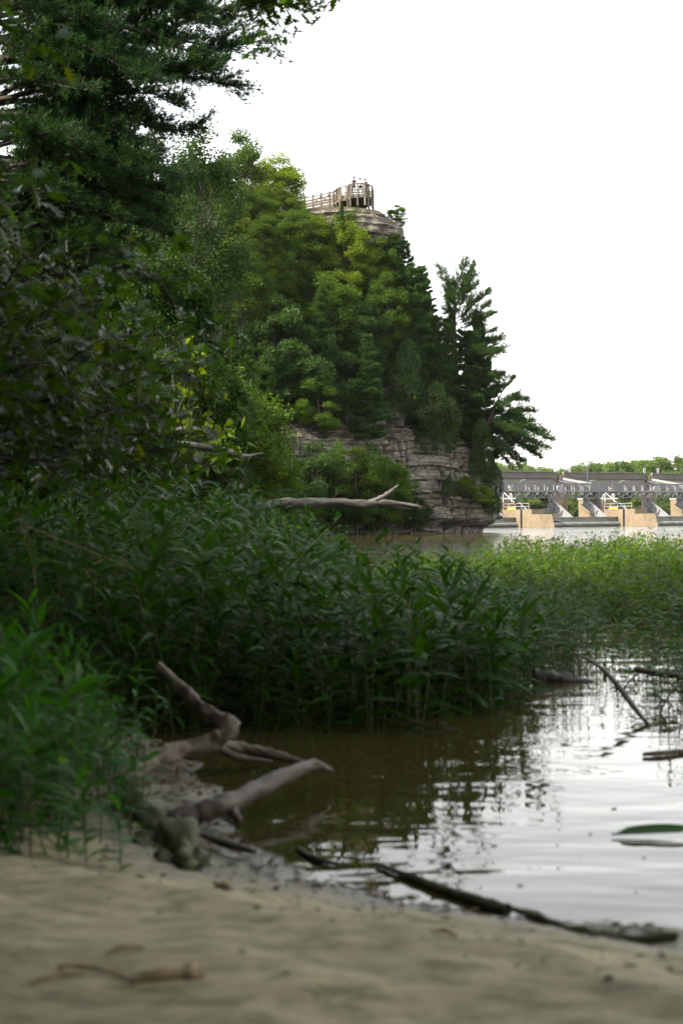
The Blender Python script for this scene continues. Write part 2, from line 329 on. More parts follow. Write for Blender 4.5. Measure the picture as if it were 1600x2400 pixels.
def cliff():
    zk = np.array(sorted(ctl)); K = np.array([ctl[k] for k in sorted(ctl)], float)
    nc = K.shape[1]
    t = np.concatenate([np.linspace(0, 2, 60), np.linspace(2.03, 9, 330), np.linspace(9.15, nc-1, 40)])
    i = np.clip(np.floor(t).astype(int), 0, nc-2); f = t-i
    def cr(A):
        g = lambda o: A[:, np.clip(i+o, 0, nc-1)]; p0, p1, p2, p3 = g(-1), g(0), g(1), g(2); q = f[None, :, None]
        return .5*((2*p1)+(-p0+p2)*q+(2*p0-5*p1+4*p2-p3)*q*q+(-p0+3*p1-3*p2+p3)*q**3)
    RK = cr(K)
    zz = np.concatenate([np.linspace(-1.5, 10.9, 105), np.linspace(11.05, 28, 70), np.linspace(28.1, 34.7, 66)])
    j = np.clip(np.searchsorted(zk, zz, side='right')-1, 0, len(zk)-2); g = ((zz-zk[j])/(zk[j+1]-zk[j]))[:, None, None]
    V = RK[j]*(1-g)+RK[j+1]*g
    T = np.gradient(V, axis=1); T /= np.linalg.norm(T, axis=2)[..., None]+1e-9
    nrm = np.stack([T[..., 1], -T[..., 0]], -1)
    x, y = V[..., 0], V[..., 1]; Z = np.repeat(zz[:, None], V.shape[1], 1)
    zw = Z+(fbm(x*.12, y*.12, 5.)-.5)*1.6
    lay = np.floor(zw/.42+vn(zw*.6, x*0, 3.)*1.5); lay2 = np.floor(zw/1.3+.3)
    blk = np.floor(x*.55+y*.25+lay2*1.7); 
    D = (_h(lay.astype(np.int64), lay.astype(np.int64)*0+3, lay.astype(np.int64)*0)-.5)*.38
    D = D+(_h(lay2.astype(np.int64), blk.astype(np.int64), lay.astype(np.int64)*0+7)-.5)*.55
    D = D+(fbm(x*.9, y*.9, Z*1.4, 4)-.5)*.9+(fbm(x*.2, y*.2, Z*.15)-.5)*2.0
    fr = zw/1.3+.3-lay2; D = D-.35*np.exp(-(fr/.07)**2)
    cr_ = np.abs(fbm(x*.35, y*.35, Z*.05, 3)-.5); D = D-.9*np.exp(-(cr_/.012)**2)*np.clip(1-(Z-9)*.1, 0, 1)
    D = D*np.clip((34.75-Z)/1.0, .1, 1)
    V = V+nrm*D[..., None]
    Zd = Z+(fbm(x*.5, y*.5, 2.)-.5)*.25*np.clip((34.7-Z), 0, 1)
    b = MB(); n = V.shape[1]; q = np.arange(len(zz)-1)[:, None]*n+np.arange(n-1)[None]
    b.add(np.concatenate([V, Zd[..., None]], -1), np.stack([q, q+1, q+n+1, q+n], -1).reshape(-1, 4))
    # cap of the plateau
    top = np.concatenate([V[-1], Zd[-1][:, None]], 1); ctr = np.array([[-14, 159, 34.7]])
    b.add(np.vstack([top, ctr]), [(a, a+1, n) for a in range(n-1)])
    return tag(b.build('cliff', M['rock']), kind='structure')
cliff()
# ------------------------------------------------------------------ foliage builders
def leaf_cards(centers, size, up=.35, fold=.25, aspect=.55, r=rng, droop=0.0):
    """folded diamond leaves (2 triangles each) at the centres with random directions"""
    n = len(centers); d = r.normal(size=(n, 3)); d[:, 2] = d[:, 2]*.5-droop; d /= np.linalg.norm(d, axis=1)[:, None]
    nn = r.normal(size=(n, 3))*.8+np.array((0, 0, up*2)); sx = np.cross(d, nn); sx /= np.linalg.norm(sx, axis=1)[:, None]+1e-9
    nn = np.cross(sx, d); sz = np.broadcast_to(np.asarray(size), (n,))*r.uniform(.6, 1.3, n); sz = sz[:, None]
    a = centers; b = centers+d*sz; m = centers+d*sz*.5
    V = np.stack([a, m+sx*sz*aspect*.5+nn*sz*fold*.3, b, m-sx*sz*aspect*.5+nn*sz*fold*.3], 1)
    i = np.arange(n)[:, None]*4
    return V.reshape(-1, 3), np.concatenate([i+np.array([[0, 1, 2]]), i+np.array([[0, 2, 3]])])
def branch_pts(a, b, k=6, sag=.0, wob=.05, r=rng):
    t = np.linspace(0, 1, k)[:, None]; p = np.array(a)*(1-t)+np.array(b)*t
    L = np.linalg.norm(np.array(b)-np.array(a)); q = r.normal(size=(k, 3))*wob*L; q[0] = 0; q[-1] = 0
    p = p+q; p[:, 2] += sag*L*4*(t[:, 0]*(1-t[:, 0])); return p
def dec_proto(seed, nclump=60, per=210, leaf=.030, asp=1.3, low=.12):
    """unit broadleaf tree: height 1, width 1; returns crown and trunk meshes"""
    r = np.random.default_rng(seed); cs = []
    while len(cs) < nclump:
        p = r.uniform(-1, 1, 3); q = np.linalg.norm(p)
        if q > 1 or q < .5: continue
        z = low+(1-low)*(p[2]*.5+.5)
        wz = np.interp(p[2], [-1, -.5, 0, .5, 1], [.75, 1, 1, .85, .55])
        cs.append((p[0]*.42*wz, p[1]*.42*wz, z*.95))
    cs = np.array(cs); rad = r.uniform(.06, .145, nclump)
    pts = []; 
    for c, ra in zip(cs, rad):
        k = int(per*(ra/.095)**2); q = r.normal(size=(k, 3)); q /= np.linalg.norm(q, axis=1)[:, None]; q *= (r.uniform(0, 1, k)**.45)[:, None]*ra
        q[:, 2] = q[:, 2]*.62+np.abs(q[:, 2])*.15
        q += (r.normal(size=3)*.25*ra)
        pts.append(c+q*np.array((1.15, 1.15, 1)))
    pts = np.vstack(pts)*np.array((1, 1, asp)); cs = cs*np.array((1, 1, asp))
    V, F = leaf_cards(pts, leaf, r=r); b = MB(); b.add(V, F)
    tr = MB(); tr.tube([(0, 0, -.06), (.005, 0, .1*asp), (.01, .01, .35*asp), (0, .02, .6*asp), (0, 0, .85*asp)], [.022, .018, .014, .009, .003], 6)
    for c in cs[:26]:
        z0 = max(.08, c[2]*r.uniform(.35, .7)); tr.tube(branch_pts((0, 0, z0), c, 5, .03, .03, r), np.linspace(.008, .002, 5), 4, cap=False)
    return b, tr
def pine_proto(seed, levels=15, limb=5, reach=.30, low=.12, tuft=.030, per=9, bare=False, cone=.7):
    """unit white pine, height 1: whorls of flat plumes"""
    r = np.random.default_rng(seed); b = MB(); tr = MB(); T = []; Dd = []
    tr.tube([(0, 0, -.05), (.004, 0, .3), (-.003, .003, .6), (0, 0, .98)], [.016, .012, .008, .002], 6)
    for l in range(levels):
        f = l/(levels-1); z = low+(.97-low)*f**.95
        R0 = reach*(1-f*cone)*np.interp(f, [0, .15, 1], [.75, 1, .35])
        for a in range(limb):
            az = 2*np.pi*(a/limb)+l*2.4+r.normal()*.3; L = R0*r.uniform(.6, 1.2)
            up = np.interp(f, [0, .5, 1], [-.05, .22, 1.0])+r.normal()*.08
            tip = np.array((math.cos(az)*L, math.sin(az)*L, z+L*up)); p = branch_pts((0, 0, z), tip, 7, -.06, .02, r)
            tr.tube(p, np.linspace(.005, .0015, 7), 3, cap=False)
            n = max(10, int(80*L/.3)); t = r.uniform(.22, 1, n)**.8; q = np.stack([np.interp(t, np.linspace(0, 1, 7), p[:, k]) for k in range(3)], 1)
            side = np.array((-math.sin(az), math.cos(az), 0)); out = np.array((math.cos(az), math.sin(az), up*.5))
            w = (1-np.abs(t-.55)*1.1)*L*.42
            for m in range(2):
                s = r.uniform(-1, 1, n); q2 = q+side*(s*w)[:, None]+out*(np.abs(s)*w*.35)[:, None]; q2[:, 2] += r.normal(size=n)*.007+.004
                T.append(q2); dd = out+side*(s*.9)[:, None]+np.array((0, 0, .45)); Dd.append(dd/np.linalg.norm(dd, axis=1)[:, None])
    T = np.vstack(T); Dd = np.vstack(Dd); n = len(T)
    T = np.repeat(T, per, 0); Dd = np.repeat(Dd, per, 0); d = Dd+r.normal(size=T.shape)*.55; d /= np.linalg.norm(d, axis=1)[:, None]
    sx = np.cross(d, r.normal(size=T.shape)); sx /= np.linalg.norm(sx, axis=1)[:, None]; L = tuft*r.uniform(.7, 1.2, len(T))[:, None]
    V = np.stack([T-sx*L*.08, T+sx*L*.08, T+d*L], 1); i = np.arange(len(T))[:, None]*3
    b.add(V, i+np.array([[0, 1, 2]])); return b, tr
def cedar_proto(seed, n=9000, leaf=.022, wid=.5, flame=True):
    r = np.random.default_rng(seed); t = r.uniform(.02, 1, n)**.85; az = r.uniform(0, 2*np.pi, n)
    R0 = np.interp(t, [0, .12, .5, .8, .95, 1], [.6, .95, .9, .6, .3, .08])*wid
    lump = .5+.9*vn(az*1.6, t*7, seed); rr = R0*lump*r.uniform(.45, 1, n)**.5
    p = np.stack([np.cos(az)*rr, np.sin(az)*rr, t], 1); p += r.normal(size=p.shape)*.008
    V, F = leaf_cards(p, leaf, r=r, aspect=.4, droop=-.5); b = MB(); b.add(V, F)
    tr = MB(); tr.tube([(0, 0, -.04), (0, 0, .5), (0, 0, .96)], [.02, .012, .002], 5); return b, tr
def proto_mesh(nm, bt, ml): return (bt[0].mesh(nm+'_crown', ml), bt[1].mesh(nm+'_trunk', M['bark'], True))
PR = {}
d0 = [dec_proto(11+k, 60, 270, .033) for k in range(4)]
ASP = {'dec': 1.3, 'fin': 2.0, 'far': 1.3}
PR = {}
for k, bt in enumerate(d0):
    tm = bt[1].mesh('tree_trunk', M['bark'], True)
    for mk in ('dec', 'dec_dark', 'dec_bright'): PR['%s%d' % (mk, k)] = (bt[0].mesh('tree_crown', M[mk]), tm) if mk == 'dec' else None
    base = PR['dec%d' % k][0]
    for mk in ('dec_dark', 'dec_bright'):
        c = base.copy(); c.materials[0] = M[mk]; PR['%s%d' % (mk, k)] = (c, tm)
p0 = [pine_proto(31, 15, 6, .24, .06, .036, 13, cone=.5), pine_proto(32, 12, 5, .30, .12, .038, 14, cone=.35), pine_proto(33, 16, 6, .20, .04, .036, 13, cone=.6)]
for k, bt in enumerate(p0): PR['pine%d' % k] = (bt[0].mesh('pine_crown', M['pine']), bt[1].mesh('pine_trunk', M['bark'], True))
for k in range(2):
    bt = cedar_proto(41+k, 9000, .050); PR['cedar%d' % k] = (bt[0].mesh('cedar_crown', M['cedar']), bt[1].mesh('cedar_trunk', M['bark'], True))
for k in range(3):
    bt = dec_proto(51+k, 34, 120, .05, low=-.02); tm = bt[1].mesh('far_trunk', M['bark'], True); PR['far%d' % k] = (bt[0].mesh('far_crown', M['far']), tm)
bt = dec_proto(71, 120, 260, .022, 1.0, .56); PR['umb0'] = (bt[0].mesh('tree_crown', M['dec_dark']), bt[1].mesh('tree_trunk', M['bark'], True))
bt = dec_proto(61, 150, 200, .024, 2.0); tm = bt[1].mesh('tree_trunk', M['bark'], True)
PR['fine0'] = (bt[0].mesh('tree_crown', M['dec']), tm)
bt = dec_proto(62, 150, 200, .024, 2.0); PR['fine1'] = (bt[0].mesh('tree_crown', M['dec_dark']), bt[1].mesh('tree_trunk', M['bark'], True))
NAME = {'umb': ('shade_tree', 'tree'), 'dec': ('broadleaf_tree', 'tree'), 'pin': ('pine_tree', 'pine tree'), 'ced': ('cedar_tree', 'cedar'), 'far': ('distant_tree', 'tree'), 'fin': ('broadleaf_tree', 'tree')}
def plant_tree(kind, loc, wid, hei, label, group=None, name=None, cat=None, rz=None, lean=0.0):
    nm, ct = NAME[kind[:3]]; c, t = PR[kind]
    o = thing(name or nm, label, cat or ct, loc, random.uniform(0, 6.28) if rz is None else rz, group); o.scale = (wid, wid, hei/ASP.get(kind[:3], 1))
    if lean: o.rotation_euler = (0, lean, 0)
    link('crown', c, o)
    link('trunk', t, o); return o
def tree_px(kind, px, top, base, wpx, d, label, **kw):
    x, y, z1 = P(px, top, d); z0 = P(px, base, d)[2]; wk = wpx/F_PX*d
    if kind[:3] == 'pin': wk = (z1-z0)*kw.pop('fat', 1.0)
    return plant_tree(kind, (x, y, z0), wk, z1-z0, label, **kw)
# ------------------------------------------------------------------ trees on the bluff, each by its place
T = tree_px
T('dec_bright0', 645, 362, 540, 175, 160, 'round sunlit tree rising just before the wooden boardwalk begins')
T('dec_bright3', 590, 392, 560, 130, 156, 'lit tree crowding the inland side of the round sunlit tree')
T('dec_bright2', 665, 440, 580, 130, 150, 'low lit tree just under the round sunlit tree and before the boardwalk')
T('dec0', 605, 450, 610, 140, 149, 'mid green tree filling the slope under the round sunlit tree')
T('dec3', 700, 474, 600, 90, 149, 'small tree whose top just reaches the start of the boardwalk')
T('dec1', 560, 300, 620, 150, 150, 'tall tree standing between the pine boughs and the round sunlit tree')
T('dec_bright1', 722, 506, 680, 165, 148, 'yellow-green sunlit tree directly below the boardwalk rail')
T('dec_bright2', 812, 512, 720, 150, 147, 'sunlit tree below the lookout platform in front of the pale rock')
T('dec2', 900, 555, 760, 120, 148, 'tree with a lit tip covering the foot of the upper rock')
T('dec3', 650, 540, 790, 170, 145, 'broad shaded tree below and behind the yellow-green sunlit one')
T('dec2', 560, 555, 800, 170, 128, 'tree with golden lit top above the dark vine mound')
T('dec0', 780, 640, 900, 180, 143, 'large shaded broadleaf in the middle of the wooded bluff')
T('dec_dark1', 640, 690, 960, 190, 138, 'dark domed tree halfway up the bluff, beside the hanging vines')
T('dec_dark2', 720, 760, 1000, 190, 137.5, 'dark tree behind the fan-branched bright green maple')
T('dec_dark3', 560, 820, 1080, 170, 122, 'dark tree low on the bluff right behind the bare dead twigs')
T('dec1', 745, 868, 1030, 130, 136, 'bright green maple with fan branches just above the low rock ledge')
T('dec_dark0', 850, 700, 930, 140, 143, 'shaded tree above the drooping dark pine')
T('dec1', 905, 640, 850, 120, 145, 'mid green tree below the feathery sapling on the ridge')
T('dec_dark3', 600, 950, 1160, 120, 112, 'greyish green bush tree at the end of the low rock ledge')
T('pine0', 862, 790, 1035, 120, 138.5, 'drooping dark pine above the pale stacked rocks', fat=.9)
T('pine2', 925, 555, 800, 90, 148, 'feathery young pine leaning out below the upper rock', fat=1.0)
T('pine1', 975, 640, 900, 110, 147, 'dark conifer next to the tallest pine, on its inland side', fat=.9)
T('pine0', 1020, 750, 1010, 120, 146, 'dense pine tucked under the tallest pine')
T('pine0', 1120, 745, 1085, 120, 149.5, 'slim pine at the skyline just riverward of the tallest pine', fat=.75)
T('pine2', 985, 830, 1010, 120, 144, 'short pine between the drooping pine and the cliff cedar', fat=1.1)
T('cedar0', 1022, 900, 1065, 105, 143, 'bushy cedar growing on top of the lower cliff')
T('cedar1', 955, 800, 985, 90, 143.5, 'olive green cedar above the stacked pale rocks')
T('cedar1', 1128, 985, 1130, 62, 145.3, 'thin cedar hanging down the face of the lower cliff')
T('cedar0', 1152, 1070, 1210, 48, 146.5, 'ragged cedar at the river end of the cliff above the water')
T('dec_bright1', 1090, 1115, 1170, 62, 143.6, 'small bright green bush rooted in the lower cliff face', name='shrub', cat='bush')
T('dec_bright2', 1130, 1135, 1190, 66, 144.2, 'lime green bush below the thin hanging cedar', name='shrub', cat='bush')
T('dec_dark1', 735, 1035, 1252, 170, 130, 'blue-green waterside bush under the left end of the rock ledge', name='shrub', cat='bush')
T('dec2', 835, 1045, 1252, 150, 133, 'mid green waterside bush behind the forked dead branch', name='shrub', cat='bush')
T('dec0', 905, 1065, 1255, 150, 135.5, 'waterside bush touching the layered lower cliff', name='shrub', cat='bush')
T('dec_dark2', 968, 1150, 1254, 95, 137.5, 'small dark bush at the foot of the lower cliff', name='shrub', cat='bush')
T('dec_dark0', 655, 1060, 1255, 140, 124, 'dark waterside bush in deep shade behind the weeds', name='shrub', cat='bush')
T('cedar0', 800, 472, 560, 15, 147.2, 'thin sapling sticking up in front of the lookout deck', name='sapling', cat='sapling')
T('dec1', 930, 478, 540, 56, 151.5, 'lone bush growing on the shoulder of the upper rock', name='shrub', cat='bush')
rc = random.Random(44); cov = 0
for py in range(566, 1010, 42):
    lo_ = np.interp(py, [520, 1010], [560, 600]); hi_ = np.interp(py, [520, 560, 600, 700, 800, 900, 1000], [800, 830, 900, 960, 985, 900, 820])
    px = lo_
    while px < hi_:
        q = px+rc.uniform(-14, 14); yy = py+rc.uniform(-16, 16); d_ = np.interp(yy, [480, 600, 800, 1000], [150.5, 148.8, 147.0, 141.5])-max(0, 760-q)*.045+rc.uniform(-.6, .6); wp = rc.uniform(95, 145)
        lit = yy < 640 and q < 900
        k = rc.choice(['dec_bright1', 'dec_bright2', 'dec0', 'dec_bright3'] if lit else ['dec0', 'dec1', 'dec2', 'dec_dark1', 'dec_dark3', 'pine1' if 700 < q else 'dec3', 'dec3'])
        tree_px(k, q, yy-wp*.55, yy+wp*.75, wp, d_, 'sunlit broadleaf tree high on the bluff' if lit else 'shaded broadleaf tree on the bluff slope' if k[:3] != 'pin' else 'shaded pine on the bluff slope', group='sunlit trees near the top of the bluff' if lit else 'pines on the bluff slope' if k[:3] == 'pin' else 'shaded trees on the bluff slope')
        px += 62
for (q, yy, wp, d_, k) in [(985, 700, 80, 148, 'pine1'), (1000, 790, 110, 147, 'pine0'), (1050, 860, 120, 147.5, 'pine2'), (1090, 900, 130, 148, 'pine1'), (1070, 990, 110, 147.5, 'pine0'), (1110, 1000, 100, 148.5, 'pine2'), (945, 650, 90, 148.5, 'pine1'), (1020, 960, 100, 146, 'pine0')]:
    tree_px(k, q, yy-wp*.9, yy+wp*.7, wp, d_, 'dark pine crowded round the tallest pine on the point', group='pines crowded on the point')
for (q, top, wp, d_, k, lab) in [(690, 1075, 120, 131, 'dec1', 'mid green bush between the dark waterside bushes, nearest the ledge gap'), (785, 1030, 110, 133.5, 'dec3', 'taller waterside bush just right of the ledge gap'), (870, 1035, 120, 135.5, 'dec_dark3', 'dark bush filling the bank between the two fork-side bushes'), (940, 1100, 90, 137, 'dec0', 'low green bush against the lower cliff above the small dark bush'), (600, 1080, 130, 120, 'dec_dark2', 'dark bush on the waterline at the inland end of the bank'), (1050, 1120, 40, 141.5, 'cedar1', 'thin cedar seedling growing from a crack in the cliff')]:
    tree_px(k, q, top, 1253 if top > 1000 and k[:3] != 'ced' else 1165, wp, d_, lab, name='shrub', cat='bush')
# pine leaning far out over the river from the point: own shape, drawn limb by limb
def plume(b, tr, pts, L, tuft, per, seed, wid=.34, rad=(.06, .012), dens=1.0):
    """a pine bough along pts with side twigs and needle tufts (metres)"""
    r = np.random.default_rng(seed); pts = np.array(pts, float); k = len(pts); tr.tube(pts, np.linspace(rad[0], rad[1], k), 5, cap=False)
    n = int(L*14*dens); t = r.uniform(.12, 1, n)**.8; u = np.linspace(0, 1, k); base = np.stack([np.interp(t, u, pts[:, j]) for j in range(3)], 1)
    ax = pts[-1]-pts[0]; ax /= np.linalg.norm(ax); side = np.cross(ax, (0, 0, 1)); side /= np.linalg.norm(side)+1e-9
    TT = []; DD = []
    for q, tt in zip(base, t):
        s = r.choice([-1, 1])*r.uniform(.4, 1); ln = L*wid*(1.05-tt*.62)*r.uniform(.35, 1.15); d = side*s+ax*.7+np.array((0, 0, r.normal()*.34+.15)); d /= np.linalg.norm(d)
        tr.tube([q, q+d*ln*.5+(0, 0, .02), q+d*ln], [rad[1]*.8, rad[1]*.6, rad[1]*.3], 3, cap=False)
        m = max(3, int(ln/(tuft*.55))); f = np.linspace(.2, 1, m)[:, None]
        pq = q+d*ln*f+r.normal(size=(m, 3))*tuft*.25; TT.append(pq); DD.append(np.repeat((d+np.array((0, 0, .3)))[None], m, 0))
    T_ = np.repeat(np.vstack(TT), per, 0); d = np.repeat(np.vstack(DD), per, 0)+r.normal(size=T_.shape)*.6; d /= np.linalg.norm(d, axis=1)[:, None]
    sx = np.cross(d, r.normal(size=T_.shape)); sx /= np.linalg.norm(sx, axis=1)[:, None]; Ln = tuft*r.uniform(.7, 1.15, len(T_))[:, None]
    b.add(np.stack([T_-sx*Ln*.05, T_+sx*Ln*.05, T_+d*Ln], 1), np.arange(len(T_))[:, None]*3+np.array([[0, 1, 2]]))
def custom_pine(label, base, trunk, boughs, tuft, per, seed, rad, mtl='pine', trad=.25, dens=1.0, wid=.34):
    o = thing('pine_tree', label, 'pine tree', base); b = MB(); tr = MB(); o0 = np.array(base)
    tp = np.array(trunk)-o0; tr.tube(tp, np.linspace(trad, trad*(.12 if base[1] > 100 else .3), len(tp)), 8, rough=.1)
    for i, (s, e, sag) in enumerate(boughs):
        s, e = np.array(s)-o0, np.array(e)-o0; L = np.linalg.norm(e-s)
        plume(b, tr, branch_pts(s, e, 7, sag, .02, np.random.default_rng(seed+i)), L, tuft, per, seed*7+i, wid, rad, dens)
    b.build('crown', M[mtl], o); tr.build('trunk', M['bark'], o, True); return o
D0 = 147.5
custom_pine('pine leaning far out over the river from the tip of the cliff', P(1128, 1075, D0), [P(1128, 1075, D0), P(1140, 1000, D0), P(1160, 950, D0), P(1185, 900, D0)],
  [(P(1140, 1000, D0), P(1292, 1032, D0-1), .10), (P(1140, 1010, D0), P(1265, 1072, D0+1), .10), (P(1150, 975, D0), P(1245, 985, D0), .08), (P(1160, 950, D0), P(1235, 935, D0+1), .05),
   (P(1175, 920, D0), P(1205, 885, D0), .05), (P(1175, 920, D0), P(1150, 880, D0-1), .05), (P(1145, 990, D0), P(1200, 1010, D0-3), .08), (P(1140, 1030, D0), P(1215, 1095, D0), .10), (P(1150, 970, D0), P(1110, 930, D0-2), .05), (P(1140, 1000, D0), P(1120, 1020, D0-3), .05), (P(1140, 1020, D0), P(1180, 1060, D0-2), .05)]+[(P(1145, q0, D0), P(tx, ty, D0+dq), .06) for q0, tx, ty, dq in ((960, 1215, 925, -1), (980, 1250, 965, 2), (990, 1270, 1010, 1), (1000, 1280, 1050, -2), (1010, 1250, 1060, 2), (1025, 1225, 1080, -1), (1000, 1230, 1020, 0), (985, 1215, 985, 1), (960, 1190, 950, -2), (1030, 1190, 1090, 1), (1000, 1200, 1045, 2), (940, 1180, 905, 0))],
  .40, 10, 71, (.07, .02), dens=1.3)
rp = random.Random(8); bb = []
def rsil(y): return np.interp(y, [600, 620, 650, 707, 727, 760, 813, 862, 900, 1000], [1090, 1125, 1142, 1158, 1170, 1166, 1182, 1184, 1180, 1160])
def lsil(y): return np.interp(y, [600, 640, 690, 760, 900, 1000], [1045, 1022, 1036, 1028, 1015, 1020])
for q in range(46):
    y = 612+q*9.5+rp.uniform(-8, 8); side = q % 2; tx = (rsil(y)-4 if side else lsil(y)+4)+rp.uniform(-16, 4)*(1 if side else -1)
    if q % 5 == 0: tx = 1068+rp.uniform(-25, 25)
    sy = y+np.interp(y, [600, 700, 800, 1000], [95, 60, 12, -10])
    if y < 720 and q % 3 == 0: tx = rp.uniform(1035, 1120)
    bb.append((P(1066+rp.uniform(-4, 4), sy, 148), P(tx, y, 148+rp.uniform(-2.5, 2.5)), rp.uniform(-.06, .05)))
custom_pine('tallest pine on the point, with an open yellow-lit fan of boughs at its top', P(1074, 1070, 148), [P(1074, 1070, 148), P(1070, 900, 148), P(1064, 760, 148), P(1066, 700, 148), P(1064, 655, 148)], bb, .34, 13, 171, (.06, .015), dens=1.2, trad=.3, wid=.42)
# ------------------------------------------------------------------ near trees on the bank
D1 = 27.0
bo = []
rb = random.Random(5)
def bough(pz, tx, ty, d2, sag=.06): bo.append((P(-60, pz, D1), P(tx, ty, D1+d2), sag))
for a in [(150, 622, 92, -.5), (220, 560, 205, 0), (260, 500, 150, -1), (60, 570, 20, .6), (10, 470, 30, -.6), (240, 420, 250, -1.2), (300, 470, 300, .7), (-60, 400, -20, 0), (140, 330, 120, -1.6), (320, 360, 340, -1.4),
          (360, 420, 420, .5), (420, 380, 500, -.7), (460, 420, 560, .8), (60, 250, 60, -2), (400, 250, 420, -2), (480, 290, 520, -1.8), (200, 200, 210, -2.4), (0, 160, -10, -2.2), (330, 180, 330, -2.6), (520, 300, 600, .2), (540, 180, 620, -1.6),
          (-120, 520, -60, .4), (100, 400, 110, 1.5), (200, 430, 180, 2.), (300, 330, 250, 2.4), (430, 250, 470, 2.2), (0, 300, 10, 2.5), (560, 340, 660, 1.2)]: bough(*a)
for q in range(34):
    ty = rb.uniform(-80, 640); tx = rb.uniform(120, np.interp(ty, [-80, 0, 100, 200, 300, 420, 560, 640], [380, 500, 560, 500, 420, 430, 400, 300])); bough(ty+rb.uniform(-60, 90), tx, ty, rb.uniform(-2.6, 2.6))
bx, by, bz = P(-60, 1100, D1)
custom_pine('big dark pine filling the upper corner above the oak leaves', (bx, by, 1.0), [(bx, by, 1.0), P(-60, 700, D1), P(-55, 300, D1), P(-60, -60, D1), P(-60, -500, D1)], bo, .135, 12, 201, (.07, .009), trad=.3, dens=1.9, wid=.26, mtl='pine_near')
T('fine1', 460, 262, 900, 290, 62, 'tall broadleaf tree with small leaves lit at its top, under the pine boughs')
T('fine1', 300, 330, 980, 330, 50, 'shady broadleaf tree behind the big dark pine')
T('fine1', 90, 250, 1050, 380, 44, 'wide shaded tree behind the trunk of the big dark pine')
T('fine0', 210, 120, 900, 360, 78, 'sunlit tree glimpsed through the gaps of the big dark pine')
T('fine1', 430, 640, 1130, 240, 46, 'dark bush tree under the hanging vines', name='shrub', cat='bush')
T('fine1', 540, 880, 1190, 190, 58, 'dark bush where the vines trail down to the water', name='shrub', cat='bush')
T('fine1', 250, 820, 1200, 420, 26, 'dark thicket bush behind the oak leaves', name='shrub', cat='bush')
T('fine1', 40, 700, 1250, 420, 24, 'dark thicket bush at the frame edge behind the oak', name='shrub', cat='bush')
T('fine1', 620, 1010, 1230, 150, 78, 'low dark bush by the water behind the dead branch', name='shrub', cat='bush')
# vines draped over shrubs
def vine(label, lumps, d, leaf, n, trails=()):
    """leafy cover over rounded lumps, with hanging trails (photo px, px, radius px)"""
    base = P(lumps[0][0], 1150, d); o = thing('vine_thicket', label, 'vines', (base[0], base[1], 0)); o0 = np.array((base[0], base[1], 0)); r = np.random.default_rng(len(lumps)*91)
    b = MB(); s = MB()
    for (px, py, rx, ry) in lumps:
        c = np.array(P(px, py, d+r.uniform(-.5, .5)))-o0; q = r.normal(size=(n, 3)); q /= np.linalg.norm(q, axis=1)[:, None]; q *= (.82+.25*vn(q[:, 0]*3+px, q[:, 1]*3, q[:, 2]*3)+r.normal(size=n)*.04)[:, None]
        V, F = leaf_cards(c+q*np.array((rx, rx, ry))*d/F_PX, leaf, r=r, up=.1, droop=.7, aspect=.7); b.add(V, F)
        s.tube([c-(0, 0, ry*d/F_PX*1.2), c, c+(0, 0, ry*d/F_PX*.5)], [.05, .04, .02], 5)
    for (ax, ay, bx_, by_) in trails:
        p = branch_pts(np.array(P(ax, ay, d))-o0, np.array(P(bx_, by_, d+r.uniform(-.6, .6)))-o0, 9, .12, .02, r); s.tube(p, .012, 4)
        t = r.uniform(0, 1, 260); c = np.stack([np.interp(t, np.linspace(0, 1, 9), p[:, k]) for k in range(3)], 1)+r.normal(size=(260, 3))*np.array((.07, .07, .05)); c[:, 2] -= r.uniform(0, .3, 260)*t
        V, F = leaf_cards(c, leaf, r=r, up=.1, droop=.7, aspect=.7); b.add(V, F)
    b.build('foliage', M['vine'], o); s.build('stem', M['bark'], o); return o
vine('glossy vine mound draped over a shrub beside the golden tree', [(370, 640, 70, 60), (430, 690, 70, 65), (340, 700, 60, 80), (455, 740, 45, 50), (400, 780, 80, 80)], 42, .11, 2600, [(480, 770, 600, 850), (470, 740, 590, 810), (490, 790, 560, 900), (440, 820, 530, 930), (490, 800, 605, 880), (470, 830, 520, 970)])
vine('small rounded vine hood on a snag under the pine boughs', [(290, 430, 42, 36), (315, 470, 25, 35)], 36, .09, 1800, [(320, 470, 330, 560), (260, 450, 250, 540)])
vine('trailing vines running down the bank to the dead branch', [(470, 880, 60, 70), (510, 940, 45, 70), (400, 900, 70, 80), (540, 1030, 40, 60)], 38, .11, 2000, [(520, 900, 600, 960), (500, 850, 580, 930)])
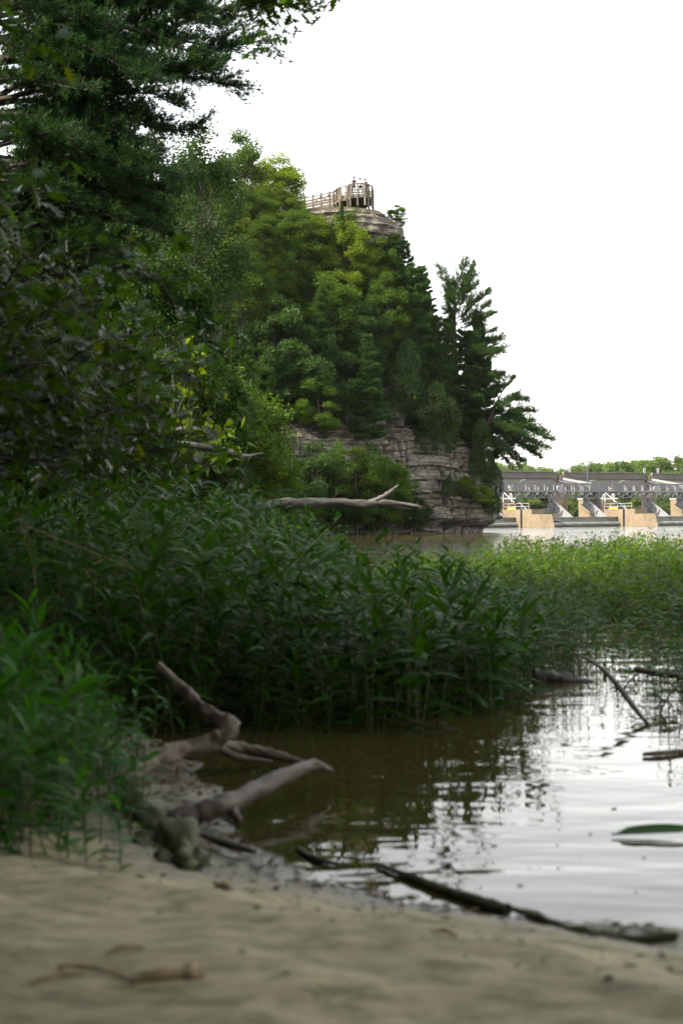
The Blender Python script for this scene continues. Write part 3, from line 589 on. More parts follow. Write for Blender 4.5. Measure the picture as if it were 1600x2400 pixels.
# ------------------------------------------------------------------ forest filling the slopes behind
sil = np.array([(-400, -900), (380, -300), (430, 200), (500, 330), (560, 400), (640, 450), (700, 500), (760, 530), (860, 590), (900, 650), (950, 720), (1010, 820), (1060, 930), (1100, 1000), (1500, 1100)], float)
def px_of(x, y, z): return 800+x/y*F_PX, HOR-(z-CAM_H)/y*F_PX-ROLL*x/y*F_PX
cnt = 0; tries = 0; rf = random.Random(3)
while cnt < 170 and tries < 6000:
    tries += 1
    y = rf.uniform(36, 176); x = rf.uniform(-55, 12)
    if y < 60 and x > xshore(y)-3: continue
    z = float(hland(np.array(x), np.array(float(y))))
    if y > 112:
        # on the loft of the promontory
        if x > xshore(y)-2:
            dd = y-(135+max(0, x)*.75)
            if dd < 3 or x > 12: continue
            z = 10+min(24, (dd-4)*1.5) if dd > 4 else 10
            if x > 4 and dd > 18: continue
    h = rf.uniform(6, 10); wd = h*rf.uniform(.65, .9)
    a, b_ = px_of(x, y, z+h)
    if a > 1110 or a < -250: continue
    half = wd/2/y*F_PX
    if b_ < max(np.interp(a, sil[:, 0], sil[:, 1]), np.interp(a+half*.8, sil[:, 0], sil[:, 1])): continue
    if px_of(x, y, z)[1] > 1020 and a > 640: continue
    k = rf.choice(['dec_dark0', 'dec_dark1', 'dec_dark2', 'dec3', 'dec0', 'pine0', 'dec_dark3'])
    if k[:3] == 'pin': plant_tree(k, (x, y, z-.4), h*.8*1.25, h*1.25, 'shaded pine among the trees covering the bluff', group='pines of the bluff forest')
    else: plant_tree(k, (x, y, z-.4), wd, h, 'shaded broadleaf tree in the forest covering the bluff', group='broadleaf trees of the bluff forest')
    cnt += 1
# unseen trees left of and behind the camera, some added to cut sky light
for (x, y, h) in [(-14, 8, 15), (-17, 14, 16), (-19, 22, 17), (-10, 12, 12), (-22, 6, 17), (-14, 1, 15), (-11, -6, 14), (-24, -2, 18), (-28, 14, 18), (-9, 4, 11), (3, -9, 16), (-4, -10, 17), (10, -14, 18), (-1, -18, 19), (8, -5, 13), (14, -8, 16), (-12, -16, 18), (20, -18, 18), (4, -26, 20), (-8, -26, 20), (18, -30, 20)]:
    plant_tree('fine1', (x, y, .5), h*.75, h, 'tall shade tree on the near bank outside the picture', group='shade trees beside the camera')
# ------------------------------------------------------------------ oak with lobed leaves, close on the left
def oak_leaf(seed=0):
    """lobed pin oak leaf, 1 long, folded along the midrib"""
    L = [(0, 0), (.06, .02), (.16, .05), (.12, .17), (.25, .10), (.30, .12), (.34, .34), (.44, .12), (.50, .14), (.60, .38), (.66, .14), (.74, .12), (.86, .26), (.86, .08), (1.0, 0)]
    r = random.Random(seed); pts = []; fa = []
    for x, y in L: pts.append((x, 0, -.10*x*x))
    n = len(L)
    for s in (1, -1):
        for x, y in L: pts.append((x+abs(y)*.28, s*y*r.uniform(.85, 1.1), -.12*x*x+abs(y)*.25+r.uniform(-.01, .01)))
    for s in range(2):
        o = n*(s+1)
        for i in range(n-1): fa.append((i, i+1, o+i+1, o+i) if s == 0 else (i, o+i, o+i+1, i+1))
    return np.array(pts), np.array(fa)
OL = [oak_leaf(k) for k in range(3)]
leaf_me = []
for V, F in OL:
    b = MB(); b.add(V, F); b.f[0] = (b.f[0][0], 0); leaf_me.append(b.mesh('oak_leaf', M['oak']))
def rot_basis(r, drop=.3, face=None):
    d = r.normal(size=3); d[2] = d[2]*.5-drop; d /= np.linalg.norm(d); nn = r.normal(size=3)*.55+np.array((0, -.15, 1)); s = np.cross(nn, d); s /= np.linalg.norm(s); return np.stack([d, s, np.cross(d, s)], 1)
def oak(label, base, trunk, twigs, seed, size=.15, nind=60, bushy=26, rad=.1):
    o = thing('oak_tree', label, 'oak tree', base); o0 = np.array(base); r = np.random.default_rng(seed)
    tr = MB(); tr.tube(np.array(trunk)-o0, np.linspace(rad, rad*.5, len(trunk)), 8, rough=.1); tr.build('trunk', M['bark'], o, True)
    br = MB(); fol = MB(); spots = []
    for s, e in twigs:
        s, e = np.array(s)-o0, np.array(e)-o0; p = branch_pts(s, e, 8, .06, .035, r); br.tube(p, np.linspace(.022, .006, 8), 5)
        L = np.linalg.norm(e-s); m = int(L*bushy)
        for t in r.uniform(.15, 1, m):
            c = np.array([np.interp(t, np.linspace(0, 1, 8), p[:, k]) for k in range(3)]); q = c+r.normal(size=3)*np.array((.20, .22, .17)); br.tube([c, q], [.005, .003], 3, cap=False)
            for _ in range(5): spots.append(q+r.normal(size=3)*.05)
    br.build('branch', M['bark'], o)
    for i, c in enumerate(spots):
        B = rot_basis(r); k = size*r.uniform(.7, 1.15)
        if i % max(1, len(spots)//nind) == 0 and i//max(1, len(spots)//nind) < nind:
            l = link('leaf', leaf_me[i % 3], o); l.matrix_local = Matrix.Translation(c) @ Matrix((B*k).tolist()).to_4x4()
        else:
            V, F = OL[i % 3]; fol.add(V @ (B*k).T+c, F)
    f = fol.build('foliage', M['oak'], o); f['kind'] = 'stuff'; return o
tw = []
rq = random.Random(9)
for (sx, sy, ex, ey, d) in [(-260, 900, 260, 560, 10.5), (-260, 950, 380, 660, 11), (-260, 1000, 430, 780, 11.5), (-260, 1050, 480, 900, 12), (-260, 1100, 470, 1010, 11.5), (-260, 950, 120, 560, 9.5), (-260, 1100, 300, 1120, 11), (-260, 1000, 200, 820, 9.5), (-260, 1080, 350, 950, 10),
                            (-260, 900, 60, 620, 11), (-260, 1100, 120, 1080, 9.8), (-260, 1000, 330, 850, 12.5), (-260, 940, 240, 700, 12.5), (-260, 1090, 510, 1100, 12.8), (-260, 1050, 60, 940, 10), (-260, 900, 20, 500, 10.2), (-260, 1050, 420, 860, 13), (-260, 1050, 230, 1010, 12.5), (-260, 900, 150, 640, 13), (-260, 1000, 110, 760, 12)]:
    tw.append((P(sx, sy, d), P(ex, ey, d)))
ob = P(-420, 1400, 11)
oak('leafy oak boughs with lobed leaves close to the bank', (ob[0], ob[1], .4), [(ob[0], ob[1], .4), P(-330, 1100, 11), P(-260, 950, 11), P(-240, 700, 11), P(-260, 200, 11)], tw, 5, .155, 240, 20)
ob = P(-300, 1400, 9)
oak('blurred oak twig poking in at the upper frame edge', (ob[0], ob[1], .3), [(ob[0], ob[1], .3), P(-260, 900, 9), P(-240, 300, 9), P(-240, 0, 9)],
    [(P(-240, 20, 9), P(50, 60, 9)), (P(-240, 60, 9), P(70, 110, 9.2)), (P(-240, 340, 9), P(10, 385, 9)), (P(-240, 420, 9), P(15, 430, 9.2))], 15, .15, 12, 14)
ob = P(700, -1500, 16)
oak('oak sprig hanging down from above against the bright sky', (ob[0]-6, ob[1], .5), [(ob[0]-6, ob[1], .5), (ob[0]-6.2, ob[1], 4), (ob[0]-5.5, ob[1], 7.8), (ob[0]-2.8, ob[1], 8.4)],
    [(P(560, -180, 16), P(600, 5, 15.6)), (P(640, -160, 16), P(610, 28, 16)), (P(640, -180, 16), P(672, 12, 16)), (P(660, -180, 16), P(704, -8, 16.2)), (P(600, -180, 16), P(650, -5, 15.8)), (P(640, -180, 16), P(680, 2, 15.4)), (P(600, -120, 16), P(570, 5, 15.6)), (P(620, -120, 16), P(640, 30, 15.8)), (P(650, -120, 16), P(675, 30, 16.2)), (P(700, -120, 16), P(690, -2, 16)), (P(600, -100, 16), P(605, 20, 16.3))]+[((-5.8, 16, 8.2), (rq.uniform(-5, 1), 16+rq.uniform(-3, 3), rq.uniform(8.6, 10.5))) for _ in range(16)], 25, .155, 60, 24)
for (x, y, w_, h) in [(-4.5, .5, 13, 12), (-5.5, 6.5, 13, 13.5), (-9.5, 9.5, 12, 14), (3.2, -3.2, 13, 12), (-1.5, -4.5, 13, 13), (9, -5, 13, 12), (5.5, 1.0, 9, 10.5), (-9, 3, 12, 14), (2, -10, 14, 14), (-7, -6, 14, 14)]:  # unseen canopy added over the near bank to darken its shade
    plant_tree('umb0', (x, y, .1), w_, h, 'unseen spreading tree added to shade the near bank', group='crowns arching over the camera')
# ------------------------------------------------------------------ broad leaved sapling with big bright leaves
def big_leaf_plant():
    d = 21.; b0 = P(470, 1200, d); o = thing('sapling', 'young plant with big oval bright green leaves below the vines', 'sapling', (b0[0], b0[1], .6)); o0 = np.array((b0[0], b0[1], .6)); r = np.random.default_rng(4)
    st = MB(); lm = MB(); u = np.linspace(0, 1, 6); V = []; 
    for t in u: V += [(t, -.34*math.sin(math.pi*min(1, t*1.02)**.8), -.15*t*t+.06), (t, 0, -.15*t*t), (t, .34*math.sin(math.pi*min(1, t*1.02)**.8), -.15*t*t+.06)]
    F = [(i*3+j, i*3+3+j, i*3+4+j, i*3+1+j) for i in range(5) for j in range(2)]
    lm.add(V, F); me = lm.mesh('broad_leaf', M['dec_bright'], True)
    for (ax, ay, bx_, by_) in [(440, 1100, 450, 790), (450, 1050, 520, 900), (460, 1080, 560, 980), (440, 1060, 410, 860), (470, 1100, 570, 1050), (440, 1100, 480, 840)]:
        p = branch_pts(np.array(P(ax, ay, d))-o0, np.array(P(bx_, by_, d))-o0, 6, .05, .03, r); st.tube(p, np.linspace(.015, .005, 6), 5)
        for t in np.linspace(.15, 1, 14):
            c = np.array([np.interp(t, np.linspace(0, 1, 6), p[:, k]) for k in range(3)])+r.normal(size=3)*.05; B = rot_basis(r, .35)*r.uniform(.14, .22)
            l = link('leaf', me, o); l.matrix_local = Matrix.Translation(c) @ Matrix(B.tolist()).to_4x4()
    st.build('stem', M['stem'], o)
big_leaf_plant()
# ------------------------------------------------------------------ bank weeds
def blades(c, d, L, wd, r, bend=.35, seg=3):
    """lanceolate leaves from points c along directions d: strips of seg segments"""
    n = len(c); d = d/np.linalg.norm(d, axis=1)[:, None]; L = np.broadcast_to(L, (n,))[:, None]; wd = np.broadcast_to(wd, (n,))[:, None]
    sx = np.cross(d, np.array((0, 0, 1.))); sx /= np.linalg.norm(sx, axis=1)[:, None]+1e-6; tw_ = r.normal(size=(n, 1))*.35; up = np.cross(sx, d); sx = sx+up*tw_
    rows = []; ts = np.linspace(0, 1, seg+1)
    for t in ts:
        p = c+d*L*t+np.array((0, 0, -1.))*L*bend*t*t; ww = wd*(math.sin(math.pi*min(.97, .12+t*.9)))**.9*.5 if 0 < t < 1 else wd*.04
        rows += [p-sx*ww, p+sx*ww]
    V = np.stack(rows, 1); k = 2*(seg+1); i = np.arange(n)[:, None]*k
    F = np.concatenate([i+np.array([[2*j, 2*j+1, 2*j+3, 2*j+2]]) for j in range(seg)]); return V.reshape(-1, 3), F
def weed_bed(name, poly, n, hfun, zfun, ml, nleaf, Ls, W, seed, seg=3, lean=.22, lowleaf=.08):
    r = np.random.default_rng(seed); poly = np.array(poly, float); lo, hi = poly.min(0), poly.max(0); pts = []
    X = r.uniform(lo[0], hi[0], n*5); Y = r.uniform(lo[1], hi[1], n*5); ins = np.zeros(len(X), bool)
    for a in range(len(poly)):
        x1, y1 = poly[a]; x2, y2 = poly[(a+1) % len(poly)]
        c_ = ((y1 > Y) != (y2 > Y)) & (X < (x2-x1)*(Y-y1)/(y2-y1+1e-12)+x1); ins ^= c_
    keep = ins & (fbm(X*.8, Y*.5, seed) > r.uniform(.18+(seed == 2)*.12, .52+(seed == 2)*.12, len(X))); X, Y = X[keep][:n], Y[keep][:n]; n = len(X)
    Z = zfun(X, Y); H = hfun(X, Y)*r.uniform(.62, 1.12, n)*(0.55+.9*fbm(X*.9, Y*.7, seed+3.))
    ld = r.normal(size=(n, 2))*lean; b = MB()
    # stems: thin three-sided prisms with two segments
    base = np.stack([X, Y, Z-.15], 1); top = np.stack([X+ld[:, 0]*H, Y+ld[:, 1]*H, Z+H], 1); mid = (base+top)/2+np.stack([ld[:, 1], ld[:, 0], 0*X], 1)*.12
    rings = []
    for p, q in ((base, .0045), (mid, .0035), (top, .0015)):
        for a in (0, 2.1, 4.2): rings.append(p+np.array((math.cos(a), math.sin(a), 0))*q)
    V = np.stack(rings, 1); i = np.arange(n)[:, None]*9
    F = np.concatenate([i+np.array([[o+a, o+(a+1) % 3, o+3+(a+1) % 3, o+3+a]]) for o in (0, 3) for a in range(3)]); b.add(V.reshape(-1, 3), F, 1)
    t = lowleaf+(1-lowleaf)*r.uniform(0, 1, (n, nleaf))**.8; az = r.uniform(0, 2*np.pi, (n, nleaf))
    P0 = base[:, None]*(1-t)[..., None]**2+2*(t*(1-t))[..., None]*mid[:, None]+(t**2)[..., None]*top[:, None]
    upv = np.interp(t, [0, .7, 1], [.25, .55, 1.3])+r.normal(size=t.shape)*.2
    D = np.stack([np.cos(az), np.sin(az), upv], -1).reshape(-1, 3); Ln = (Ls*r.uniform(.55, 1.2, t.shape)*np.interp(t, [0, .8, 1], [.8, 1.1, .7])).ravel()
    V, F = blades(P0.reshape(-1, 3), D, Ln, Ln*W, r, .45, seg); b.add(V, F, 0)
    o = b.build(name, [ml, M['stem']]); return o
zw = lambda x, y: np.maximum(hland(x, y)*.8, -.05)
hA = lambda x, y: np.interp(x*9.5/y, [-6, -2.5, -1, -.35, .15, .35, .6, .8, 1.1, 1.6], [1.32, 1.42, 1.52, 1.28, .86, .80, .90, .70, .56, .45])
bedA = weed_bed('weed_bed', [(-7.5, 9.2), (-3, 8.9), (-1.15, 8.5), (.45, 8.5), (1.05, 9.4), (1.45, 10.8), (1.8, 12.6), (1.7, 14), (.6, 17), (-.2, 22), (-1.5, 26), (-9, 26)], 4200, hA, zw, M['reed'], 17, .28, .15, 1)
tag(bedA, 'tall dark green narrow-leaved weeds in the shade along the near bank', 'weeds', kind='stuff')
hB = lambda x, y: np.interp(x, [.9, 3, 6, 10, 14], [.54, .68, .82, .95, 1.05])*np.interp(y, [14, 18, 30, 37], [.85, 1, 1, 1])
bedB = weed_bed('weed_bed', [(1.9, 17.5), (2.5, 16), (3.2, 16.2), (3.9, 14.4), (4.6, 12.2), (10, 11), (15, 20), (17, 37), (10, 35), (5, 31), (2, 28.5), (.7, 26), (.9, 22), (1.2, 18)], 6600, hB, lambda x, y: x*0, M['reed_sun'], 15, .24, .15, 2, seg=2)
tag(bedB, 'sunlit narrow-leaved weeds growing out of the water across the inlet', 'weeds', kind='stuff')
hC = lambda x, y: x*0+.55
bedC = weed_bed('weed_bed', [(.9, 9.6), (1.35, 10), (2.0, 11.5), (2.6, 14.5), (2.0, 17), (1.3, 17), (1.2, 12)], 420, hC, lambda x, y: x*0, M['reed'], 10, .14, .16, 3)
tag(bedC, 'thin scattered weeds standing in the water off the dark bed', 'weeds', kind='stuff')
bedD = weed_bed('weed_bed', [(1.95, 9.0), (2.6, 8.4), (3.6, 9.0), (4.5, 13), (3.2, 14.4), (2.1, 12.2)], 260, lambda x, y: x*0+.52, lambda x, y: x*0, M['reed'], 11, .17, .16, 4)
tag(bedD, 'sparse low weeds standing in the shallows by the floating stick', 'weeds', kind='stuff')
# prototype plant with leaves one by one
def leaf_strip(L, wd, bend, seg=6):
    b = MB(); ts = np.linspace(0, 1, seg+1); V = []
    for t in ts:
        ww = wd*(math.sin(math.pi*min(.97, .10+t*.9)))**.9*.5 if 0 < t < 1 else wd*.03
        for s in (-1, 0, 1): V.append((L*t, s*ww, -bend*L*t*t+abs(s)*ww*.35))
    F = [(i*3+j, i*3+3+j, i*3+4+j, i*3+1+j) for i in range(seg) for j in range(2)]
    b.add(V, F); return b
LS = [leaf_strip(1, .15, .35), leaf_strip(1, .13, .6), leaf_strip(1, .17, .15)]
def plant_proto(seed, H, nl, Ls, ml, label, group, upr=0.0):
    r = np.random.default_rng(seed); o = thing('willow_weed', label, 'weed', (0, 0, 0), 0, group)
    st = MB(); ln = r.normal(size=2)*.14; p = np.array([(0, 0, -.1), (ln[0]*.3*H, ln[1]*.3*H, H*.45), (ln[0]*H, ln[1]*H, H)]); st.tube(p, [.006, .005, .002], 5); st.build('stem', M['stem'], o)
    ms = [l.mesh('weed_leaf', ml, True) for l in LS]
    for i in range(nl):
        t = .06+.94*(i/(nl-1)); c = np.array([np.interp(t, [0, .5, 1], p[:, k]) for k in range(3)]); az = i*2.4+r.normal()*.3; el = np.interp(t, [0, .7, 1], [.15, .5, 1.15])+r.normal()*.15+upr
        k = Ls*r.uniform(.7, 1.15)*np.interp(t, [0, .7, 1], [.8, 1.1, .8])
        l = link('leaf', ms[i % 3], o); l.location = c; l.rotation_euler = (r.normal()*.4, -el, az); l.scale = (k, k*1.2, k)
    return o
gA = 'leafy weeds clumped at the edge of the sand'; lA = 'blurred bright green weed in the clump rooted in the sand'
NP = [plant_proto(80+k, h, 20, .30, M['near'], lA, gA) for k, h in enumerate((.82, .68, .95))]
rr = random.Random(12)
spots = []
while len(spots) < 110:
    x = rr.uniform(-2.4, -.62); y = rr.uniform(4.55, 7.8)
    if x > -.66-(y-4.7)*.13-.25*rr.random()**2: continue
    spots.append((x, y))
for i, (x, y) in enumerate(spots):
    z = float(zs(np.array(x), np.array(y))); sc = rr.uniform(.55, 1.0)*float(np.interp(x/y*3333+800, [0, 120, 230, 330], [.92, .80, .62, .42]))
    if i < 3: o = NP[i]; o.location = (x, y, z); o.scale = (sc,)*3; o.rotation_euler[2] = rr.uniform(0, 6)
    else: dup(NP[i % 3], (x, y, z), rr.uniform(0, 6), (sc,)*3)
gB = 'weeds along the front edge of the dark bed'; lB = 'dark green weed at the water edge of the shaded bed'
NQ = [plant_proto(90+k, h, 20, .25, M['reed'], lB, gB) for k, h in enumerate((.8, .6, .95))]
i = 0
for q in range(60):
    t = rr.uniform(0, 1); x = -1.6+t*2.8; y = 8.35+.1*math.sin(q)+(max(0, x-.4))*1.4+rr.uniform(-.15, .5); sc = rr.uniform(.5, 1.05)
    if i < 3: o = NQ[i]; o.location = (x, y, 0); o.scale = (sc,)*3
    else: dup(NQ[i % 3], (x, y, 0), rr.uniform(0, 6), (sc,)*3)
    i += 1
# undergrowth under the near clump: fine short stuff
ug = weed_bed('ground_cover', [(-4, 4.6), (-.85, 4.6), (-.78, 5.2), (-1.0, 7.0), (-1.6, 8.2), (-4.5, 8.8)], 1100, lambda x, y: x*0+.42, zs, M['near'], 12, .13, .16, 9)
tag(ug, 'low blurred leafy growth under the weeds on the sand', 'weeds', kind='stuff')
# ------------------------------------------------------------------ dead branches and driftwood
def log(name, label, cat, pts, rad, m, n=10, rough=.18, seed=1, sub=(), tips=True, group=None):
    """pts: world points; sub: [(name, points, radii)]"""
    pts = np.array(pts, float); o0 = pts[0].copy(); o = thing(name, label, cat, o0, 0, group)
    def dense(p, r_):
        p = np.array(p, float); k = len(p); u = np.linspace(0, k-1, (k-1)*12+1); i = np.clip(np.floor(u).astype(int), 0, k-2); f = (u-i)[:, None]
        g = lambda q: p[np.clip(i+q, 0, k-1)]; out = .5*((2*g(0))+(-g(-1)+g(1))*f+(2*g(-1)-5*g(0)+4*g(1)-g(2))*f*f+(-g(-1)+3*g(0)-3*g(1)+g(2))*f**3)
        return out, np.interp(u, np.arange(k), r_)
    p, r_ = dense(pts-o0, rad); b = MB(); b.tube(p, r_, n, rough=rough, seed=seed); b.build('trunk', m, o, True)
    for k, (nm, q, rq_) in enumerate(sub):
        p, r_ = dense(np.array(q)-o0, rq_); b = MB(); b.tube(p, r_, max(6, n-2), rough=rough, seed=seed+k+3); b.build(nm, m, o, True)
    return o
d = 21.
k_ = d/F_PX
log('dead_branch', 'long bare grey branch with an upturned fork reaching over the weeds', 'dead branch',
    [P(380, 1240, d), P(500, 1205, d), P(590, 1188, d), P(660, 1180, d), P(760, 1178, d), P(850, 1181, d), P(900, 1178, d), P(980, 1187, d)], [10*k_, 10*k_, 9*k_, 11*k_, 10.5*k_, 9.5*k_, 8*k_, 4*k_], M['deadwood'], 14, .34, 2,
    [('fork', [P(862, 1180, d), P(890, 1168, d), P(915, 1152, d), P(934, 1136, d)], [7*k_, 6*k_, 4.5*k_, 2*k_]), ('knot', [P(677, 1182, d), P(680, 1172, d-.05)], [9*k_, 6*k_]), ('spur', [P(905, 1182, d), P(940, 1190, d), P(966, 1193, d)], [5*k_, 4*k_, 2*k_])])
d = 20.; k_ = d/F_PX
log('dead_branch', 'short broken grey branch sticking out of the bushes above the weeds', 'dead branch', [P(420, 1040, d), P(500, 1052, d), P(540, 1062, d), P(575, 1070, d), P(617, 1062, d)], [8*k_, 8*k_, 8*k_, 6*k_, 2*k_], M['deadwood'], 8, .2, 4,
    [('fork', [P(470, 1055, d), P(500, 1050, d), P(545, 1056, d)], [5*k_, 4*k_, 3*k_])])
d = 14.; k_ = d/F_PX
log('dead_branch', 'pale dead limb lying among the dark bank weeds', 'dead branch', [P(400, 1010, d+8), P(450, 1005, d+8), P(475, 1012, d+8)], [.05, .045, .03], M['deadwood'], 8, .2, 6)
dd = 7.0; k_ = dd/F_PX
log('driftwood', 'crooked driftwood limb with a pale upper arm on the sand', 'driftwood',
    [P(368, 1558, dd+.15), P(430, 1618, dd+.1), P(478, 1668, dd), P(535, 1700, dd-.1), P(500, 1735, dd-.15), P(420, 1760, dd-.25), P(345, 1788, dd-.5), P(290, 1830, dd-.95)], [10*k_, 15*k_, 18*k_, 23*k_, 21*k_, 21*k_, 20*k_, 16*k_], M['driftpale'], 18, .42, 8,
    [('branch', [P(490, 1742, dd-.1), P(560, 1752, dd), P(640, 1768, dd), P(710, 1785, dd)], [15*k_, 13*k_, 12*k_, 5*k_]), ('stub', [P(500, 1745, dd-.1), P(560, 1775, dd-.1), P(640, 1785, dd-.1)], [9*k_, 9*k_, 3*k_])])
dd = 6.1; k_ = dd/F_PX
log('driftwood', 'smooth dark driftwood pole slanting up from the sand over the water', 'driftwood', [P(405, 1926, 5.35), P(450, 1906, 5.42), P(520, 1888, 5.5), P(600, 1852, 5.8), P(680, 1812, 6.1), P(735, 1792, 6.35), P(778, 1806, 6.5)],
    [20*k_, 22*k_, 22*k_, 20*k_, 17*k_, 14*k_, 4*k_], M['driftwood'], 18, .36, 12, [('stub', [P(540, 1885, 5.55), P(548, 1908, 5.5), P(565, 1925, 5.45)], [16*k_, 11*k_, 6*k_])])
dd = 4.95; k_ = dd/F_PX
def stump():
    r = np.random.default_rng(5); o0 = np.array(P(415, 2000, dd)); o = thing('tree_stump', 'mossy hollow root stump half buried at the edge of the sand', 'stump', o0)
    def lump(nm, pts, rad, m, sd, n=18, rg=.7, cap=True):
        p = np.array([P(*q) for q in pts])-o0; u = np.linspace(0, len(p)-1, 26); p = np.stack([np.interp(u, np.arange(len(p)), p[:, k]) for k in range(3)], 1); p += (np.stack([fbm(u*1.3, sd, k*3.) for k in range(3)], 1)-.5)*.05
        rr_ = np.interp(u, np.arange(len(rad)), rad)*dd/F_PX; b = MB(); b.tube(p, rr_, n, rough=rg, seed=sd, cap=cap); return b.build(nm, m, o, True)
    lump('trunk', [(300, 1880, dd+1.0), (370, 1930, dd+.6), (410, 1985, dd+.25), (440, 2050, dd-.05)], [34, 48, 54, 46], M['mosslog'], 3)
    lump('hollow', [(425, 2030, dd-.02), (448, 2068, dd-.16)], [34, 33], M['steel_dark'] if False else plain('hollow_shade_wood', (.006, .006, .004), (.02, .018, .01), .95, 9), 4, rg=.3)  # near-black plug at the open end stands for the shade inside
    for k, q in enumerate([[(400, 2000, dd), (385, 2055, dd-.12), (372, 2112, dd-.2)], [(450, 2010, dd), (485, 2045, dd-.08), (500, 2088, dd-.15)], [(430, 2000, dd+.1), (450, 2030, dd-.15), (420, 2095, dd-.22)], [(350, 1960, dd+.3), (325, 2020, dd+.1), (330, 2070, dd)]]): lump('root', q, [26, 20, 9], M['mosslog'], 6+k, 12)
stump()
dd = 10.6; k_ = dd/F_PX
log('floating_log', 'dark waterlogged stump end floating in the bright inlet', 'log', [P(1250, 1594, dd), P(1300, 1596, dd), P(1370, 1606, dd), P(1450, 1612, dd)], [30*k_, 26*k_, 17*k_, 6*k_], M['wetwood'], 12, .3, 18, [('splinter', [P(1250, 1588, dd), P(1330, 1592, dd), P(1400, 1602, dd)], [9*k_, 7*k_, 3*k_])])
dd = 8.6; k_ = dd/F_PX
log('bare_twig', 'arched bare twig rising from the water before the floating log', 'twig', [P(1345, 1530, dd+.7), P(1400, 1560, dd+.4), P(1440, 1600, dd+.2), P(1475, 1645, dd), P(1520, 1700, dd-.3), P(1580, 1750, dd-.6)], [2.5*k_, 4*k_, 7*k_, 7*k_, 5*k_, 3*k_], M['driftwood'], 7, .2, 21)
log('floating_stick', 'straight brown stick above the water at the picture edge', 'stick', [P(1486, 1568, 9.6), P(1540, 1578, 9.5), P(1680, 1598, 9.3)], [8*k_, 9*k_, 9*k_], M['driftwood'], 8, .15, 24)
log('bare_twig', 'small forked twig poking up from the open water', 'twig', [P(1312, 1742, 7.6), P(1350, 1752, 7.6), P(1383, 1775, 7.6), P(1380, 1800, 7.6), P(1363, 1825, 7.6)], [.004, .007, .009, .008, .006], M['driftwood'], 6, .2, 26, [('fork', [P(1345, 1752, 7.6), P(1330, 1768, 7.6), P(1310, 1776, 7.6)], [.007, .006, .004])])
log('floating_stick', 'pale thin stick lying flat on the water near the low weeds', 'stick', [(P(1505, 1775, 7.2)[0], 7.2, .012), (P(1545, 1775, 7.2)[0], 7.22, .015), (P(1620, 1775, 7.2)[0], 7.3, .012)], [.010, .014, .012], M['driftpale'], 7, .15, 28)
for k, (lab, q) in enumerate([('thin bare twig crossing behind the arched twig', [(1230, 1640, 9.5), (1290, 1660, 9.3), (1370, 1700, 9.0)]), ('bare twig curving up beside the straight brown stick', [(1440, 1660, 9.8), (1470, 1600, 9.9), (1520, 1560, 10.1)]),
        ('dark twig slanting into the water left of the low weeds', [(1380, 1720, 8.6), (1420, 1690, 8.7), (1470, 1680, 8.9)]), ('fine twig leaning over the floating log', [(1290, 1500, 11.0), (1300, 1560, 10.8), (1330, 1610, 10.5)]),
        ('crooked twig among the weeds at the outer picture edge', [(1530, 1700, 8.8), (1560, 1640, 8.9), (1590, 1600, 9.1), (1640, 1580, 9.3)]), ('thin fallen stem bending from the dark bed into the water', [(880, 1640, 8.6), (960, 1690, 8.3), (1080, 1712, 8.2), (1180, 1728, 8.15)]),
        ('short black snag poking out of the bright water', [(1262, 1850, 6.6), (1290, 1838, 6.6), (1325, 1846, 6.6)])]):
    log('bare_twig', lab, 'twig', [P(*a) for a in q], np.linspace(.009, .004, len(q)), M['driftwood'], 6, .3, 80+k)
def tan_stalks():
    r = np.random.default_rng(31); b = MB()
    for q in range(150):
        if q % 2: y = r.uniform(8.6, 15); x = r.uniform(-2.6, 1.0)*y/9.5
        else: y = r.uniform(16, 27); x = r.uniform(1.2, 6)
        h = float(hA(np.array(x), np.array(y)) if q % 2 else hB(np.array(x), np.array(y)))*r.uniform(.6, 1.1); l = r.normal(size=2)*.25
        b.tube([(x, y, -.1), (x+l[0]*h*.4, y+l[1]*h*.4, h*.6), (x+l[0]*h*1.4, y+l[1]*h*1.4, h*r.uniform(.7, 1.05))], [.005, .004, .0015], 3, cap=False)
    tag(b.build('dead_stalks', M['straw']), 'thin tan dead stalks mixed through the green weeds', 'weeds', kind='stuff')
tan_stalks()
def onwater(px, py, z=.0):
    v = (py-HOR+ROLL*(px-800))/F_PX; d_ = (CAM_H-z)/v; return ((px-800)/F_PX*d_, d_, z)
log('driftwood', 'long half sunk curved stick where the water meets the sand', 'driftwood', [onwater(x, y, z) for x, y, z in ((872, 2022, .01), (950, 2052, .012), (1040, 2085, .012), (1120, 2112, .015), (1180, 2130, .02))], [.008, .012, .015, .018, .02], M['mosslog'], 8, .2, 30)
log('driftwood', 'thick sodden root along the sand lip in the lower corner', 'driftwood', [onwater(x, y, z) for x, y, z in ((1170, 2120, .02), (1250, 2150, .03), (1340, 2185, .03), (1450, 2205, .03), (1575, 2190, .05))], [.006, .014, .022, .020, .010], M['mosslog'], 10, .6, 33)
log('driftwood', 'black stick lying on the wet sand under the dark pole', 'driftwood', [onwater(x, y, .05) for x, y in ((465, 1955), (520, 1975), (590, 1995))], [.008, .018, .01], M['driftwood'], 8, .25, 35)
log('driftwood', 'bent dark stick in the ripples beside the wet sand', 'driftwood', [onwater(x, y, .01) for x, y in ((690, 1985), (730, 2010), (790, 2024))], [.006, .012, .006], M['driftwood'], 8, .25, 37)
